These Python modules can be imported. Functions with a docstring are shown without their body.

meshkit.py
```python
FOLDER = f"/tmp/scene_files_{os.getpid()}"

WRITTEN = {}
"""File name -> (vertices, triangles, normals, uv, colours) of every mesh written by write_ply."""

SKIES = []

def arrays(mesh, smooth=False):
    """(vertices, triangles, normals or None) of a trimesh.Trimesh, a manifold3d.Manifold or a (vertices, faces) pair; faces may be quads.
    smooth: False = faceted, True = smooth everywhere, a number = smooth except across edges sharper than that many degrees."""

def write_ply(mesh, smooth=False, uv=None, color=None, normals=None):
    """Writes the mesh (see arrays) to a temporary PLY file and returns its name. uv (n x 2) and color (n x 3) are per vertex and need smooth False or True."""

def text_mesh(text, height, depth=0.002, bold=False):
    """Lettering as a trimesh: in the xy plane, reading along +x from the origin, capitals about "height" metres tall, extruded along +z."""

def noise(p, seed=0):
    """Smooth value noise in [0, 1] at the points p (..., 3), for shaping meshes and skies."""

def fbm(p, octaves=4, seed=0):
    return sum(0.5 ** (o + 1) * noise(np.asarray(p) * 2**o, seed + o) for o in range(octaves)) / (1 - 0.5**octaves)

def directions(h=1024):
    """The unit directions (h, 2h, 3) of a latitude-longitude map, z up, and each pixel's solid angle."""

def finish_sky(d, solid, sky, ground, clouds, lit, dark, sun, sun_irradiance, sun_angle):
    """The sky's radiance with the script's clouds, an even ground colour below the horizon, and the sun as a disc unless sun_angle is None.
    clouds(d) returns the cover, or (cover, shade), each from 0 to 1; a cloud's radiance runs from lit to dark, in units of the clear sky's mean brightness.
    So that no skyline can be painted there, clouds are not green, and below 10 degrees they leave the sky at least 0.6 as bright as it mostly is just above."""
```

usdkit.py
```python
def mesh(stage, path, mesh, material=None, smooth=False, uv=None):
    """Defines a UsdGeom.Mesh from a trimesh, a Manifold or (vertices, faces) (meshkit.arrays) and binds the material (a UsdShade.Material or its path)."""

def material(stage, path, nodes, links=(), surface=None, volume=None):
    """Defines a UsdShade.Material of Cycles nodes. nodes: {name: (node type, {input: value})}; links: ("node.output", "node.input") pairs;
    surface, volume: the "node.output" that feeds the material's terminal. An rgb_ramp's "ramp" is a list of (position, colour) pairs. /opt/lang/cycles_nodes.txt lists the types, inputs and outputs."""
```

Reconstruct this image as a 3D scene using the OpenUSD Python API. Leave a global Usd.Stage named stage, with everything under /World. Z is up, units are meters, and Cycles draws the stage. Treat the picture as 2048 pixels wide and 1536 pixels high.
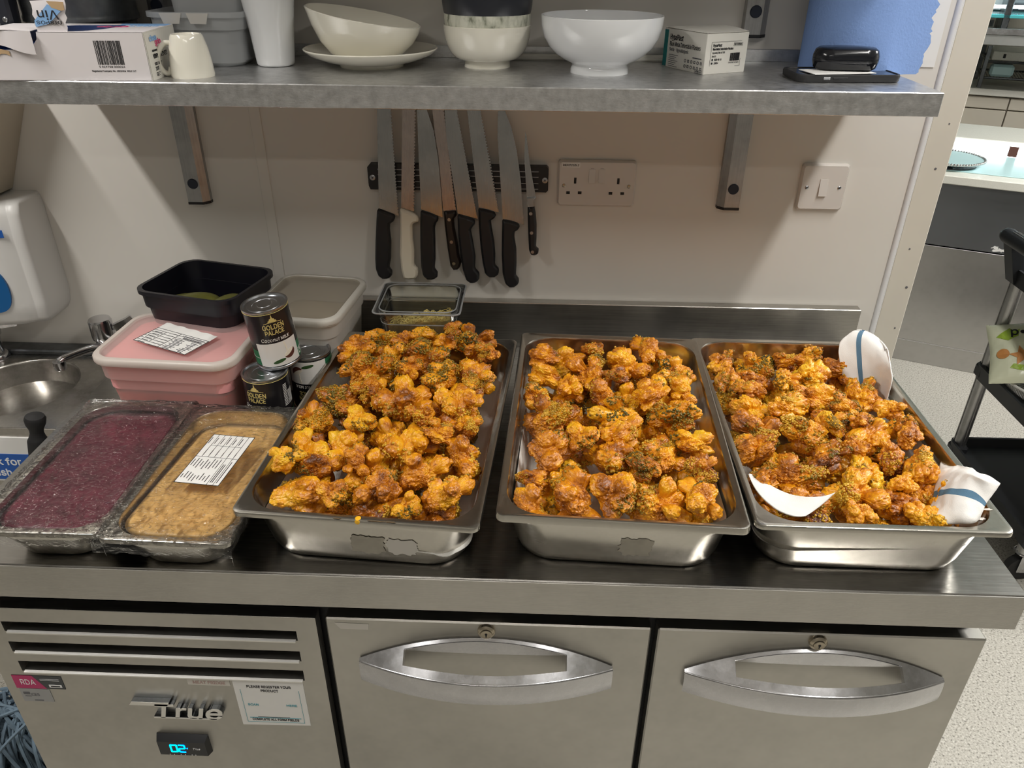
import math, random
import numpy as np, trimesh, shapely.geometry as sg
from shapely import affinity
from pxr import Usd, UsdGeom, UsdLux, UsdShade, Gf, Sdf, Vt
import usdkit, meshkit

stage = Usd.Stage.CreateInMemory()
UsdGeom.SetStageUpAxis(stage, UsdGeom.Tokens.z)
UsdGeom.SetStageMetersPerUnit(stage, 1.0)
UsdGeom.Xform.Define(stage, '/World')
UsdGeom.Scope.Define(stage, '/World/Looks')

# ------------------------------------------------------------------ camera, lights, exposure
EXPOSURE = 0.18
cam = UsdGeom.Camera.Define(stage, '/World/camera')
R_ = [0.99931862, 0.03621167, 0.00714163]
F_ = [-0.02769844, 0.86364908, -0.50333196]
U_ = [-0.02439435, 0.50279119, 0.86406362]
EYE = [-0.34285, -1.44551, 1.61711]
cam.AddTransformOp().Set(Gf.Matrix4d(*R_, 0, *U_, 0, *[-a for a in F_], 0, *EYE, 1))
cam.CreateHorizontalApertureAttr(36.0)
cam.CreateVerticalApertureAttr(27.0)
cam.CreateFocalLengthAttr(1533.1 / 2048 * 36.0)
cam.CreateClippingRangeAttr(Gf.Vec2f(0.02, 50))
cam.CreateExposureAttr(EXPOSURE)


def rect_light(name, loc, sx, sy, power, color, rot=(0, 0, 0)):
    l = UsdLux.RectLight.Define(stage, '/World/' + name)
    l.CreateWidthAttr(sx); l.CreateHeightAttr(sy)
    l.CreateIntensityAttr(power); l.CreateColorAttr(Gf.Vec3f(*color))
    l.AddTranslateOp().Set(Gf.Vec3d(*loc)); l.AddRotateXYZOp().Set(Gf.Vec3f(*rot))
    return l


rect_light('tube_light_right', (0.62, -1.0, 2.52), 0.09, 1.3, 62, (1.0, 0.97, 0.92))
rect_light('tube_light_left', (-1.70, -1.0, 2.52), 0.09, 1.3, 62, (1.0, 0.97, 0.92))
rect_light('tube_light_rear', (-0.5, -2.6, 2.55), 1.3, 0.1, 14, (1.0, 0.95, 0.88))  # unseen fill lamp, added to lift the ambient light from behind
rect_light('servery_light', (2.45, 0.45, 2.58), 0.9, 0.5, 62, (1.0, 0.98, 0.94))

# ------------------------------------------------------------------ helpers
NAMES = {}


def numbered(path):
    k = NAMES.get(path, 0)
    NAMES[path] = k + 1
    return path if k == 0 else f'{path}_{k:03d}'


def setdata(p, **kw):
    for k, v in kw.items():
        if v:
            p.SetCustomDataByKey(k, v)


ORIGIN = {}


def thing(name, label, cat, loc=(0, 0, 0), rz=0.0, group=None, kind=None, rot=None, scale=None):
    path = numbered('/World/' + name)
    x = UsdGeom.Xform.Define(stage, path)
    x.AddTranslateOp().Set(Gf.Vec3d(*map(float, loc)))
    x.AddRotateXYZOp().Set(Gf.Vec3f(*(rot if rot else (0, 0, float(rz)))))
    if scale:
        x.AddScaleOp().Set(Gf.Vec3f(*scale))
    p = x.GetPrim()
    setdata(p, label=label, category=cat, group=group, kind=kind)
    ORIGIN[path] = np.array(loc, float)
    return p


def part(parent, name, mesh, m, smooth=35, label=None, kind=None, world=False, uv=None):
    """a mesh below a thing (parent), or at top level (parent None)"""
    base = parent.GetPath().pathString if parent is not None else '/World'
    path = numbered(base + '/' + name)
    mesh = as_mesh(mesh)
    if world:
        top = '/'.join(base.split('/')[:3])
        mesh = mesh.copy(); mesh.apply_translation(-ORIGIN[top])
    p = usdkit.mesh(stage, path, mesh, m, smooth=smooth, uv=uv).GetPrim()
    setdata(p, label=label, kind=kind)
    return p


def solo(name, mesh, m, label=None, cat=None, group=None, kind=None, smooth=35):
    p = part(None, name, mesh, m, smooth)
    setdata(p, label=label, category=cat, group=group, kind=kind)
    return p


def as_mesh(m):
    if isinstance(m, (list, tuple)) and len(m) and isinstance(m[0], trimesh.Trimesh):
        return trimesh.util.concatenate(m)
    return m


def bx(x0, x1, y0, y1, z0, z1, b=0.0015):
    b = min(b, (x1 - x0) * .45, (y1 - y0) * .45, (z1 - z0) * .45)
    c = np.array([(x0 + x1) / 2, (y0 + y1) / 2, (z0 + z1) / 2]); h = np.array([x1 - x0, y1 - y0, z1 - z0]) / 2
    if b <= 0:
        return trimesh.creation.box(extents=2 * h, transform=trimesh.transformations.translation_matrix(c))
    pts = []
    for s in np.ndindex(2, 2, 2):
        sgn = np.array(s) * 2 - 1
        for ax in range(3):
            q = h - b; q = q.copy(); q[ax] = h[ax]
            pts.append(c + sgn * q)
    return trimesh.convex.convex_hull(np.array(pts))


def rloop(hx, hy, r, z, n=6, cx=0, cy=0):
    r = min(r, hx * .999, hy * .999)
    out = []
    for k, (sx, sy) in enumerate([(1, 1), (-1, 1), (-1, -1), (1, -1)]):
        for t in range(n + 1):
            a = math.pi / 2 * (k + t / n)
            out.append((cx + sx * (hx - r) + r * math.cos(a), cy + sy * (hy - r) + r * math.sin(a), z))
    return np.array(out)


def loft(loops, cap0=True, cap1=True, ring=False):
    n = len(loops[0]); V = np.vstack(loops); F = []
    L = len(loops)
    i = np.arange(n); j = (i + 1) % n
    for k in range(L if ring else L - 1):
        a, b = k * n, ((k + 1) % L) * n
        F.append(np.c_[a + i, a + j, b + j]); F.append(np.c_[a + i, b + j, b + i])
    F = np.vstack(F)
    if not ring:
        if cap0:
            V = np.vstack([V, loops[0].mean(0)]); F = np.vstack([F, np.c_[np.full(n, len(V) - 1), j, i]])
        if cap1:
            V = np.vstack([V, loops[-1].mean(0)]); q = (L - 1) * n
            F = np.vstack([F, np.c_[np.full(n, len(V) - 1), q + i, q + j]])
    return trimesh.Trimesh(V, F, process=False)


def lathe(prof, seg=56):
    """closed or open profile of (r, z); points on the axis close the end"""
    a = np.linspace(0, 2 * math.pi, seg, endpoint=False)
    loops = [np.c_[max(r, 1e-5) * np.cos(a), max(r, 1e-5) * np.sin(a), np.full(seg, z)] for r, z in prof]
    return loft(loops, cap0=prof[0][0] < 1e-6, cap1=prof[-1][0] < 1e-6)


def smoothpath(pts, k=8):
    """Catmull-Rom through the points"""
    P = np.array(pts, float); P = np.vstack([2 * P[0] - P[1], P, 2 * P[-1] - P[-2]]); out = []
    for i in range(1, len(P) - 2):
        for t in np.linspace(0, 1, k, endpoint=False):
            a, b, c, d = P[i - 1], P[i], P[i + 1], P[i + 2]
            out.append(.5 * (2 * b + (c - a) * t + (2 * a - 5 * b + 4 * c - d) * t * t + (3 * b - a - 3 * c + d) * t ** 3))
    out.append(P[-2])
    return np.array(out)


def tube(pts, r, seg=10, closed=False):
    P = np.array(pts, float); n = len(P); r = np.broadcast_to(r, (n,))
    T = np.roll(P, -1, 0) - np.roll(P, 1, 0) if closed else np.gradient(P, axis=0)
    T /= np.linalg.norm(T, axis=1)[:, None] + 1e-12
    up = np.array([0, 0, 1.]) if abs(T[0][2]) < .9 else np.array([1., 0, 0])
    N = np.cross(T[0], up); N /= np.linalg.norm(N); loops = []
    a = np.linspace(0, 2 * math.pi, seg, endpoint=False)
    for k in range(n):
        N = N - T[k] * (N @ T[k]); N /= np.linalg.norm(N) + 1e-12; B = np.cross(T[k], N)
        loops.append(P[k] + r[k] * (np.cos(a)[:, None] * N + np.sin(a)[:, None] * B))
    return loft(loops, ring=closed)


def sheet(P, t, cut=None):
    """a solid sheet of thickness t about the grid of points P (nu, nv, 3)"""
    nu, nv = P.shape[:2]
    du = np.gradient(P, axis=0); dv = np.gradient(P, axis=1)
    N = np.cross(du, dv); N /= np.linalg.norm(N, axis=2)[..., None] + 1e-12
    A = (P + N * t / 2).reshape(-1, 3); B = (P - N * t / 2).reshape(-1, 3)
    ix = np.arange(nu * nv).reshape(nu, nv)
    a, b, c, d = ix[:-1, :-1].ravel(), ix[1:, :-1].ravel(), ix[1:, 1:].ravel(), ix[:-1, 1:].ravel()
    m = nu * nv
    F = [np.c_[a, b, c], np.c_[a, c, d], np.c_[a + m, c + m, b + m], np.c_[a + m, d + m, c + m]]
    edge = np.concatenate([ix[:, 0], ix[-1, 1:], ix[-2::-1, -1], ix[0, -2:0:-1]])
    e2 = np.roll(edge, -1)
    F += [np.c_[edge, edge + m, e2 + m], np.c_[edge, e2 + m, e2]]
    return trimesh.Trimesh(np.vstack([A, B]), np.vstack(F), process=False)


def ext(poly, t):
    """shapely polygon extruded along +z"""
    return trimesh.util.concatenate([trimesh.creation.extrude_polygon(g, t, engine='earcut') for g in getattr(poly, 'geoms', [poly])])


def frame(m, o, right=(1, 0, 0), up=(0, 0, 1)):
    """puts a mesh of the xy plane (z outward) at o, x along right, y along up"""
    r = np.array(right, float); r /= np.linalg.norm(r); u = np.array(up, float); u -= r * (u @ r); u /= np.linalg.norm(u)
    M = np.eye(4); M[:3, 0] = r; M[:3, 1] = u; M[:3, 2] = np.cross(r, u); M[:3, 3] = o
    m = m.copy(); m.apply_transform(M)
    return m


def wallposed(m, o):
    return frame(m, o)


def txt(s, h, d=0.0004, bold=False, align='l', width=None, shear=0.0):
    m = meshkit.text_mesh(s, h, d, bold)
    x0, x1 = m.bounds[0][0], m.bounds[1][0]
    if width:
        m.apply_scale([width / (x1 - x0), 1, 1]); x0, x1 = m.bounds[0][0], m.bounds[1][0]
    m.apply_translation([{'l': -x0, 'c': -(x0 + x1) / 2, 'r': -x1}[align], 0, 0])
    if shear:
        m.vertices[:, 0] += m.vertices[:, 1] * shear
    return m


def flat(x0, x1, y0, y1, t=0.0004, z=0.0):
    return bx(x0, x1, y0, y1, z, z + t, 0)


def seg(a, b, w, t=0.0004):
    return ext(sg.LineString([a, b]).buffer(w / 2, cap_style=2), t)


def rod(a, b, r, n=16):
    return tube([a, b], r, n)


def ball(c, r, sub=2, s=(1, 1, 1)):
    m = trimesh.creation.icosphere(sub, 1.0); m.apply_scale(np.array(s) * r); m.apply_translation(c)
    return m


def disc_y(c, r, t, n=24):
    """a cylinder whose axis is y, its front at c[1]-t"""
    return frame(trimesh.creation.cylinder(r, t, sections=n, transform=trimesh.transformations.translation_matrix([0, 0, t / 2])), c)


def hull(pts):
    return trimesh.convex.convex_hull(np.array(pts))


def moved(m, d=(0, 0, 0), rz=0):
    m = m.copy()
    if rz:
        m.apply_transform(trimesh.transformations.rotation_matrix(math.radians(rz), [0, 0, 1]))
    m.apply_translation(d)
    return m


# ------------------------------------------------------------------ materials
def lin(r, g, b):
    return tuple(((c / 255 + .055) / 1.055) ** 2.4 if c / 255 > .04045 else c / 255 / 12.92 for c in (r, g, b))


LOOKS = {}


def plain(name, color, rough=.5, metallic=0., bump=0., bscale=200., vary=0., vscale=6., **kw):
    nodes = {'p': ('principled_bsdf', {'base_color': color, 'roughness': rough, 'metallic': metallic, **kw})}; links = []
    nodes['g'] = ('texture_coordinate', {})
    if bump:
        nodes['n'] = ('noise_texture', {'scale': bscale, 'detail': 3.0}); nodes['b'] = ('bump', {'strength': bump, 'distance': .001})
        links += [('g.object', 'n.vector'), ('n.fac', 'b.height'), ('b.normal', 'p.normal')]
    if vary:
        nodes['v'] = ('noise_texture', {'scale': vscale, 'detail': 4.0})
        nodes['r'] = ('rgb_ramp', {'ramp': [(.3, tuple(c * (1 - vary) for c in color)), (.7, tuple(min(1, c * (1 + vary)) for c in color))]})
        links += [('g.object', 'v.vector'), ('v.fac', 'r.fac'), ('r.color', 'p.base_color')]
    m = usdkit.material(stage, '/World/Looks/' + name, nodes, links, surface='p.BSDF'); LOOKS[name] = m
    return m


def steel(name, color, r0, r1, grain=(6, 6, 400), bump=.05, smudge=.12, sscale=5., metallic=1.0):
    lo = tuple(c * (1 - smudge) for c in color); hi = tuple(min(1, c * (1 + smudge)) for c in color)
    nodes = {'g': ('geometry', {}), 'mp': ('mapping', {'scale': grain}), 'n': ('noise_texture', {'scale': 1.0, 'detail': 4.0, 'roughness': .6}),
             's': ('noise_texture', {'scale': sscale, 'detail': 5.0, 'roughness': .6}), 'rr': ('rgb_ramp', {'ramp': [(.3, lo), (.7, hi)]}),
             'mr': ('map_range', {'from_min': .25, 'from_max': .75, 'to_min': r0, 'to_max': r1}),
             'mx': ('math', {'math_type': 'multiply_add', 'value2': .5}), 'h': ('math', {'math_type': 'multiply', 'value2': .5}),
             'b': ('bump', {'strength': bump, 'distance': .0006}), 'p': ('principled_bsdf', {'metallic': metallic})}
    links = [('g.position', 'mp.vector'), ('mp.vector', 'n.vector'), ('g.position', 's.vector'), ('s.fac', 'rr.fac'), ('rr.color', 'p.base_color'),
             ('n.fac', 'mx.value1'), ('s.fac', 'h.value1'), ('h.value', 'mx.value3'), ('mx.value', 'mr.value'), ('mr.result', 'p.roughness'), ('n.fac', 'b.height'), ('b.normal', 'p.normal')]
    m = usdkit.material(stage, '/World/Looks/' + name, nodes, links, surface='p.BSDF'); LOOKS[name] = m
    return m


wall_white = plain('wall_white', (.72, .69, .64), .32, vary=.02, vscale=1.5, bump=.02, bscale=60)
post_cream = plain('post_cream', (.66, .62, .54), .4, vary=.03)
trim_white = plain('trim_white', (.74, .74, .75), .25)
ceiling_white = plain('ceiling_white', (.75, .74, .71), .8)
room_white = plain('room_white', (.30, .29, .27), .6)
steel_front = steel('steel_front', (.50, .485, .45), .30, .42, (5, 5, 5), .02, .10, 7.)
steel_edge = steel('steel_edge', (.50, .485, .455), .26, .40, (8, 60, 500), .06, .08, 8.)
steel_top = steel('steel_top', (.34, .33, .315), .18, .32, (14, 260, 14), .05, .15, 6.)
steel_shelf = steel('steel_shelf', (.62, .62, .62), .30, .50, (150, 420, 420), .5, .14, 70.)
steel_pan = steel('steel_pan', (.60, .575, .52), .17, .27, (30, 30, 30), .03, .05, 9.)
steel_sink = steel('steel_sink', (.50, .48, .45), .2, .32, (60, 60, 60), .05, .08, 8.)
steel_bracket = steel('steel_bracket', (.42, .42, .42), .28, .42, (300, 300, 8), .06, .12, 20.)
steel_blade = steel('steel_blade', (.40, .395, .39), .16, .26, (500, 8, 14), .02, .1, 24.)
steel_blade_rosy = steel('steel_blade_rosy', (.46, .39, .36), .2, .3, (500, 8, 14), .02, .08, 24.)
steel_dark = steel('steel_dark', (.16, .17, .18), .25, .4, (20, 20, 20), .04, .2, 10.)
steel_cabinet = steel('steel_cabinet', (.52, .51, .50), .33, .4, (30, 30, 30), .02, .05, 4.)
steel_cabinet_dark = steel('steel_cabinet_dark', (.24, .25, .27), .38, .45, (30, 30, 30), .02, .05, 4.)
steel_lit = plain('steel_lit', (.85, .84, .81), .45, 1.0)  # paler steel, lamplight on the metal put into its colour
chrome = plain('chrome', (.62, .62, .64), .12, 1.0)
chrome_satin = steel('chrome_satin', (.60, .60, .62), .16, .3, (40, 40, 40), .05, .06, 30.)
tin = plain('tin', (.42, .43, .45), .28, 1.0)
brass = plain('brass', (.52, .46, .36), .25, 1.0)
black_gap = plain('black_gap', (.006, .007, .009), .55)
black_plastic = plain('black_plastic', (.010, .010, .012), .42, bump=.1, bscale=900)
black_gloss = plain('black_gloss', (.008, .009, .012), .14)
black_rubber = plain('black_rubber', (.012, .012, .013), .6)
cart_plastic = plain('cart_plastic', (.018, .020, .024), .5, bump=.1, bscale=700)
tub_black = plain('tub_black', (.006, .006, .011), .38)
navy_cap = plain('navy_cap', (.012, .018, .035), .5)
white_plastic = plain('white_plastic', (.70, .69, .67), .35)
socket_white = plain('socket_white', (.66, .62, .58), .32)
knife_white = plain('knife_white', (.72, .66, .54), .5)
knife_brown = plain('knife_brown', (.016, .010, .008), .4)
porcelain = plain('porcelain', (.80, .77, .67), .12, coat_weight=.4)
porcelain_white = plain('porcelain_white', (.78, .79, .80), .10, coat_weight=.4)
dark_glaze = plain('dark_glaze', (.022, .024, .032), .3)
paper_white = plain('paper_white', (.80, .79, .77), .7)
card_white = plain('card_white', (.74, .70, .71), .55, bump=.05, bscale=80)
card_cream = plain('card_cream', (.74, .72, .66), .55)
card_brown = plain('card_brown', (.52, .36, .20), .8)
card_blue = plain('card_blue', (.25, .46, .78), .5)
card_pink = plain('card_pink', (.72, .10, .24), .5)
teal = plain('teal', (.01, .20, .20), .5)
ink = plain('ink', (.015, .015, .018), .6)
ink_soft = plain('ink_soft', (.12, .12, .13), .7)
ink_teal = plain('ink_teal', (.12, .36, .42), .6)
ink_faded = plain('ink_faded', (.45, .32, .29), .7)
ink_white = plain('ink_white', (.82, .82, .82), .5)
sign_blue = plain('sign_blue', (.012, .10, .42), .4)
oval_blue = plain('oval_blue', (.005, .10, .30), .2)
oval_dark = plain('oval_dark', (.006, .02, .05), .25)
can_black = plain('can_black', (.012, .011, .013), .25)
can_green = plain('can_green', (.02, .16, .07), .3)
can_white = plain('can_white', (.75, .73, .70), .3)
gold = plain('gold', (.62, .50, .18), .35)
coconut_brown = plain('coconut_brown', (.10, .03, .02), .5)
coconut_white = plain('coconut_white', (.80, .74, .62), .5)
leaf_green = plain('leaf_green', (.03, .08, .02), .5)
tape_dull = plain('tape_dull', (.62, .59, .54), .6)
sticker_pink = plain('sticker_pink', (.48, .02, .13), .4)
sticker_dark = plain('sticker_dark', (.04, .045, .05), .4)
sticker_grey = plain('sticker_grey', (.33, .33, .33), .4)
tissue_blue = plain('tissue_blue', (.22, .35, .68), .9, bump=.5, bscale=260, vary=.05)
mop_cotton = plain('mop_cotton', (.17, .24, .31), .9, vary=.5, vscale=14.)
mop_blue = plain('mop_blue', (.01, .03, .30), .35)
mop_pole = plain('mop_pole', (.35, .35, .35), .35)
quartz = plain('quartz', (.74, .73, .66), .3, vary=.05, vscale=300.)
cabinet_beige = plain('cabinet_beige', (.52, .48, .40), .45)
beige_sheet = plain('beige_sheet', (.52, .47, .38), .6, bump=.2, bscale=300)
mango_green = plain('mango_green', (.10, .10, .018), .4, vary=.25, vscale=30.)
filling_beige = plain('filling_beige', (.74, .46, .16), .45, bump=.04, bscale=90, vary=.1, vscale=12.)
filling_purple = plain('filling_purple', (.13, .014, .032), .4, bump=.06, bscale=60, vary=.35, vscale=18.)
pink_mass = plain('pink_mass', (.95, .42, .42), .4, vary=.06, vscale=10.)
red_mass = plain('red_mass', (.86, .16, .12), .4, vary=.25, vscale=14.)
beige_mass = plain('beige_mass', (.40, .31, .20), .5, vary=.15, vscale=12.)
ginger = plain('ginger', (.66, .53, .18), .5, vary=.2, vscale=120.)
sauce_drop = plain('sauce_drop', (.85, .45, .02), .25)
grease = plain('grease', (.13, .09, .05), .45)
residue = plain('residue', (.40, .37, .31), .55, metallic=.3, vary=.12, vscale=50.)
alu = steel('alu', (.50, .50, .50), .28, .4, (200, 200, 5), .05, .1, 10.)
snack_cream = plain('snack_cream', (.72, .74, .55), .28)
snack_green = plain('snack_green', (.33, .48, .05), .3)
snack_orange = plain('snack_orange', (.62, .27, .08), .4)
foil = plain('foil', (.6, .6, .6), .2, .9)
frost_blue = plain('frost_blue', (.50, .72, .74), .25)
dark_glass = plain('dark_glass', (.03, .04, .05), .12)


def lamp(name, color, s):
    return usdkit.material(stage, '/World/Looks/' + name, {'e': ('emission', {'color': color, 'strength': s})}, surface='e.emission')


led_blue = lamp('led_blue', (0.0, 0.22, 1.0), 7.0)
led_cyan = lamp('led_cyan', (0.0, 0.55, 1.0), 7.0)
strip_glow = lamp('strip_glow', (.75, .95, 1.0), 9.0)

# floor: speckled safety vinyl
floor_mat = usdkit.material(stage, '/World/Looks/floor_vinyl', {
    'g': ('geometry', {}), 'n': ('noise_texture', {'scale': 190., 'detail': 2.}), 'n2': ('noise_texture', {'scale': 420., 'detail': 1.}),
    'r': ('rgb_ramp', {'ramp': [(.30, (.13, .12, .10)), (.42, (.42, .40, .35)), (.60, (.50, .48, .43)), (.75, (.68, .66, .60))]}),
    'r2': ('rgb_ramp', {'ramp': [(.30, (.35, .35, .35)), (.40, (1, 1, 1))]}), 'm': ('mix', {'mix_type': 'multiply', 'fac': .8}),
    'p': ('principled_bsdf', {'roughness': .5})},
    [('g.position', 'n.vector'), ('g.position', 'n2.vector'), ('n.fac', 'r.fac'), ('n2.fac', 'r2.fac'), ('r.color', 'm.color1'), ('r2.color', 'm.color2'), ('m.color', 'p.base_color')], surface='p.BSDF')


# fried batter: golden, browner and yellower in patches, a little different on every piece
def batter_mat(name, stops, seed):
    return usdkit.material(stage, '/World/Looks/' + name, {
        't': ('texture_coordinate', {}), 'o': ('object_info', {}), 'sc': ('math', {'math_type': 'multiply', 'value2': 7.0}),
        'n': ('noise_texture', {'dimensions': '4D', 'scale': 26., 'detail': 3., 'roughness': .6}),
        'n2': ('noise_texture', {'scale': 240., 'detail': 3., 'roughness': .65}), 'add': ('math', {'math_type': 'multiply_add', 'value2': .42}),
        'sh': ('math', {'math_type': 'multiply_add', 'value2': .22, 'value3': -.30}), 'ad2': ('math', {'math_type': 'add'}),
        'r': ('rgb_ramp', {'ramp': stops}), 'b': ('bump', {'strength': .45, 'distance': .0022}),
        'p': ('principled_bsdf', {'roughness': .30, 'specular_ior_level': .6})},
        [('t.object', 'n.vector'), ('o.random', 'sc.value1'), ('sc.value', 'n.w'), ('t.object', 'n2.vector'), ('n2.fac', 'add.value1'), ('n.fac', 'add.value3'),
         ('o.random', 'sh.value1'), ('add.value', 'ad2.value1'), ('sh.value', 'ad2.value2'), ('ad2.value', 'r.fac'), ('r.color', 'p.base_color'), ('n2.fac', 'b.height'), ('b.normal', 'p.normal')], surface='p.BSDF')


batter = batter_mat('batter', [(.25, (.11, .028, .003)), (.37, (.34, .098, .005)), (.49, (.62, .215, .006)), (.61, (.80, .355, .009)), (.78, (.88, .52, .022))], 1)
floret_mat = batter_mat('floret_crumb', [(.22, (.040, .040, .007)), (.36, (.13, .095, .010)), (.48, (.32, .18, .013)), (.60, (.56, .30, .018)), (.78, (.76, .47, .04))], 2)

# pale marbled glaze
marble_glaze = usdkit.material(stage, '/World/Looks/marble_glaze', {
    't': ('texture_coordinate', {}), 'mp': ('mapping', {'scale': (60, 60, 30)}), 'n': ('noise_texture', {'scale': 1.6, 'detail': 5.}),
    'r': ('rgb_ramp', {'ramp': [(.30, (.12, .13, .09)), (.42, (.46, .47, .38)), (.6, (.66, .66, .56))]}), 'p': ('principled_bsdf', {'roughness': .25})},
    [('t.object', 'mp.vector'), ('mp.vector', 'n.vector'), ('n.fac', 'r.fac'), ('r.color', 'p.base_color')], surface='p.BSDF')


def film(name, clear, tint, rough, bump, scale=70., haze=.10, aniso=(1, 1, 1)):
    """thin clear plastic: mostly see-through, glossy wrinkles, a little milky"""
    return usdkit.material(stage, '/World/Looks/' + name, {
        't': ('texture_coordinate', {}), 'mp': ('mapping', {'scale': aniso}), 'n': ('noise_texture', {'scale': scale, 'detail': 3., 'distortion': 1.2}), 'b': ('bump', {'strength': bump, 'distance': .0075}),
        'tr': ('transparent_bsdf', {'color': tint}), 'gl': ('glossy_bsdf', {'color': (.95, .95, .95), 'roughness': rough}), 'df': ('diffuse_bsdf', {'color': (.8, .8, .82)}),
        'f': ('fresnel', {'IOR': 1.45}), 'k': ('math', {'math_type': 'multiply_add', 'value2': 1.0, 'value3': clear}),
        'm1': ('mix_closure', {'fac': haze}), 'm2': ('mix_closure', {})},
        [('t.object', 'mp.vector'), ('mp.vector', 'n.vector'), ('n.fac', 'b.height'), ('b.normal', 'gl.normal'), ('b.normal', 'f.normal'), ('f.fac', 'k.value1'), ('k.value', 'm2.fac'),
         ('tr.BSDF', 'm1.closure1'), ('df.BSDF', 'm1.closure2'), ('m1.closure', 'm2.closure1'), ('gl.BSDF', 'm2.closure2')], surface='m2.closure')


cling = film('cling', .0, (.99, .99, .99), .06, 1.0, 90., .008, (.6, 1, 1))
clear_plastic = film('clear_plastic', .03, (.90, .91, .88), .06, .0, 40., .03)


def milky(name, color, see, rough=.3):
    """translucent moulded plastic"""
    return usdkit.material(stage, '/World/Looks/' + name, {
        'd': ('principled_bsdf', {'base_color': color, 'roughness': rough}), 'tl': ('translucent_bsdf', {'color': color}), 'tr': ('transparent_bsdf', {'color': (.95, .93, .92)}),
        'a': ('mix_closure', {'fac': .45}), 'b': ('mix_closure', {'fac': see})},
        [('d.BSDF', 'a.closure1'), ('tl.BSDF', 'a.closure2'), ('a.closure', 'b.closure1'), ('tr.BSDF', 'b.closure2')], surface='b.closure')


milky_white = milky('milky_white', (.82, .80, .76), .30)
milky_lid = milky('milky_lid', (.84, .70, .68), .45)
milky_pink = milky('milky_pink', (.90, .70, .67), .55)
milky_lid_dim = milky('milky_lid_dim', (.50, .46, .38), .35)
milky_grey = milky('milky_grey', (.62, .64, .65), .35)
milky_rim = milky('milky_rim', (.86, .84, .78), .05)

# white cotton with one woven stripe across u
towel_mat = usdkit.material(stage, '/World/Looks/towel', {
    'a': ('texture_coordinate', {}), 'x': ('separate_xyz', {}), 'm': ('math', {'math_type': 'compare', 'value2': .5, 'value3': .035}),
    'n': ('noise_texture', {'scale': 900., 'detail': 2.}), 'b': ('bump', {'strength': .3, 'distance': .001}), 'mix': ('mix', {'color1': (.82, .80, .77), 'color2': (.10, .20, .30)}),
    'p': ('principled_bsdf', {'roughness': .95})},
    [('a.UV', 'x.vector'), ('x.x', 'm.value1'), ('m.value', 'mix.fac'), ('mix.color', 'p.base_color'), ('a.object', 'n.vector'), ('n.fac', 'b.height'), ('b.normal', 'p.normal')], surface='p.BSDF')
towel_plain = plain('towel_plain', (.80, .78, .74), .95, bump=.3, bscale=700)

# ================================================================== the setting
S = dict(kind='structure')
solo('floor', bx(-3.0, 3.6, -3.4, 4.2, -.06, 0, 0), floor_mat, **S)
solo('ceiling', bx(-3.0, 3.6, -3.4, 4.2, 2.62, 2.70, 0), ceiling_white, **S)
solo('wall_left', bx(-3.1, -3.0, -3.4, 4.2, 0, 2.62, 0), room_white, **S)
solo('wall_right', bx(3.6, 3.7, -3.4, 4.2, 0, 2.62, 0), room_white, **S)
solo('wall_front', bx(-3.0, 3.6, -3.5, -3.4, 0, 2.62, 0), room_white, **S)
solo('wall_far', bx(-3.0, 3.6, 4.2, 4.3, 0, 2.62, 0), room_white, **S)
wb = thing('wall_back', None, None, (0, 0, 0), kind='structure')
part(wb, 'cladding_panel', bx(-3.0, -.8652, 0, .1, 0, 2.62, .0008), wall_white)
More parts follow.
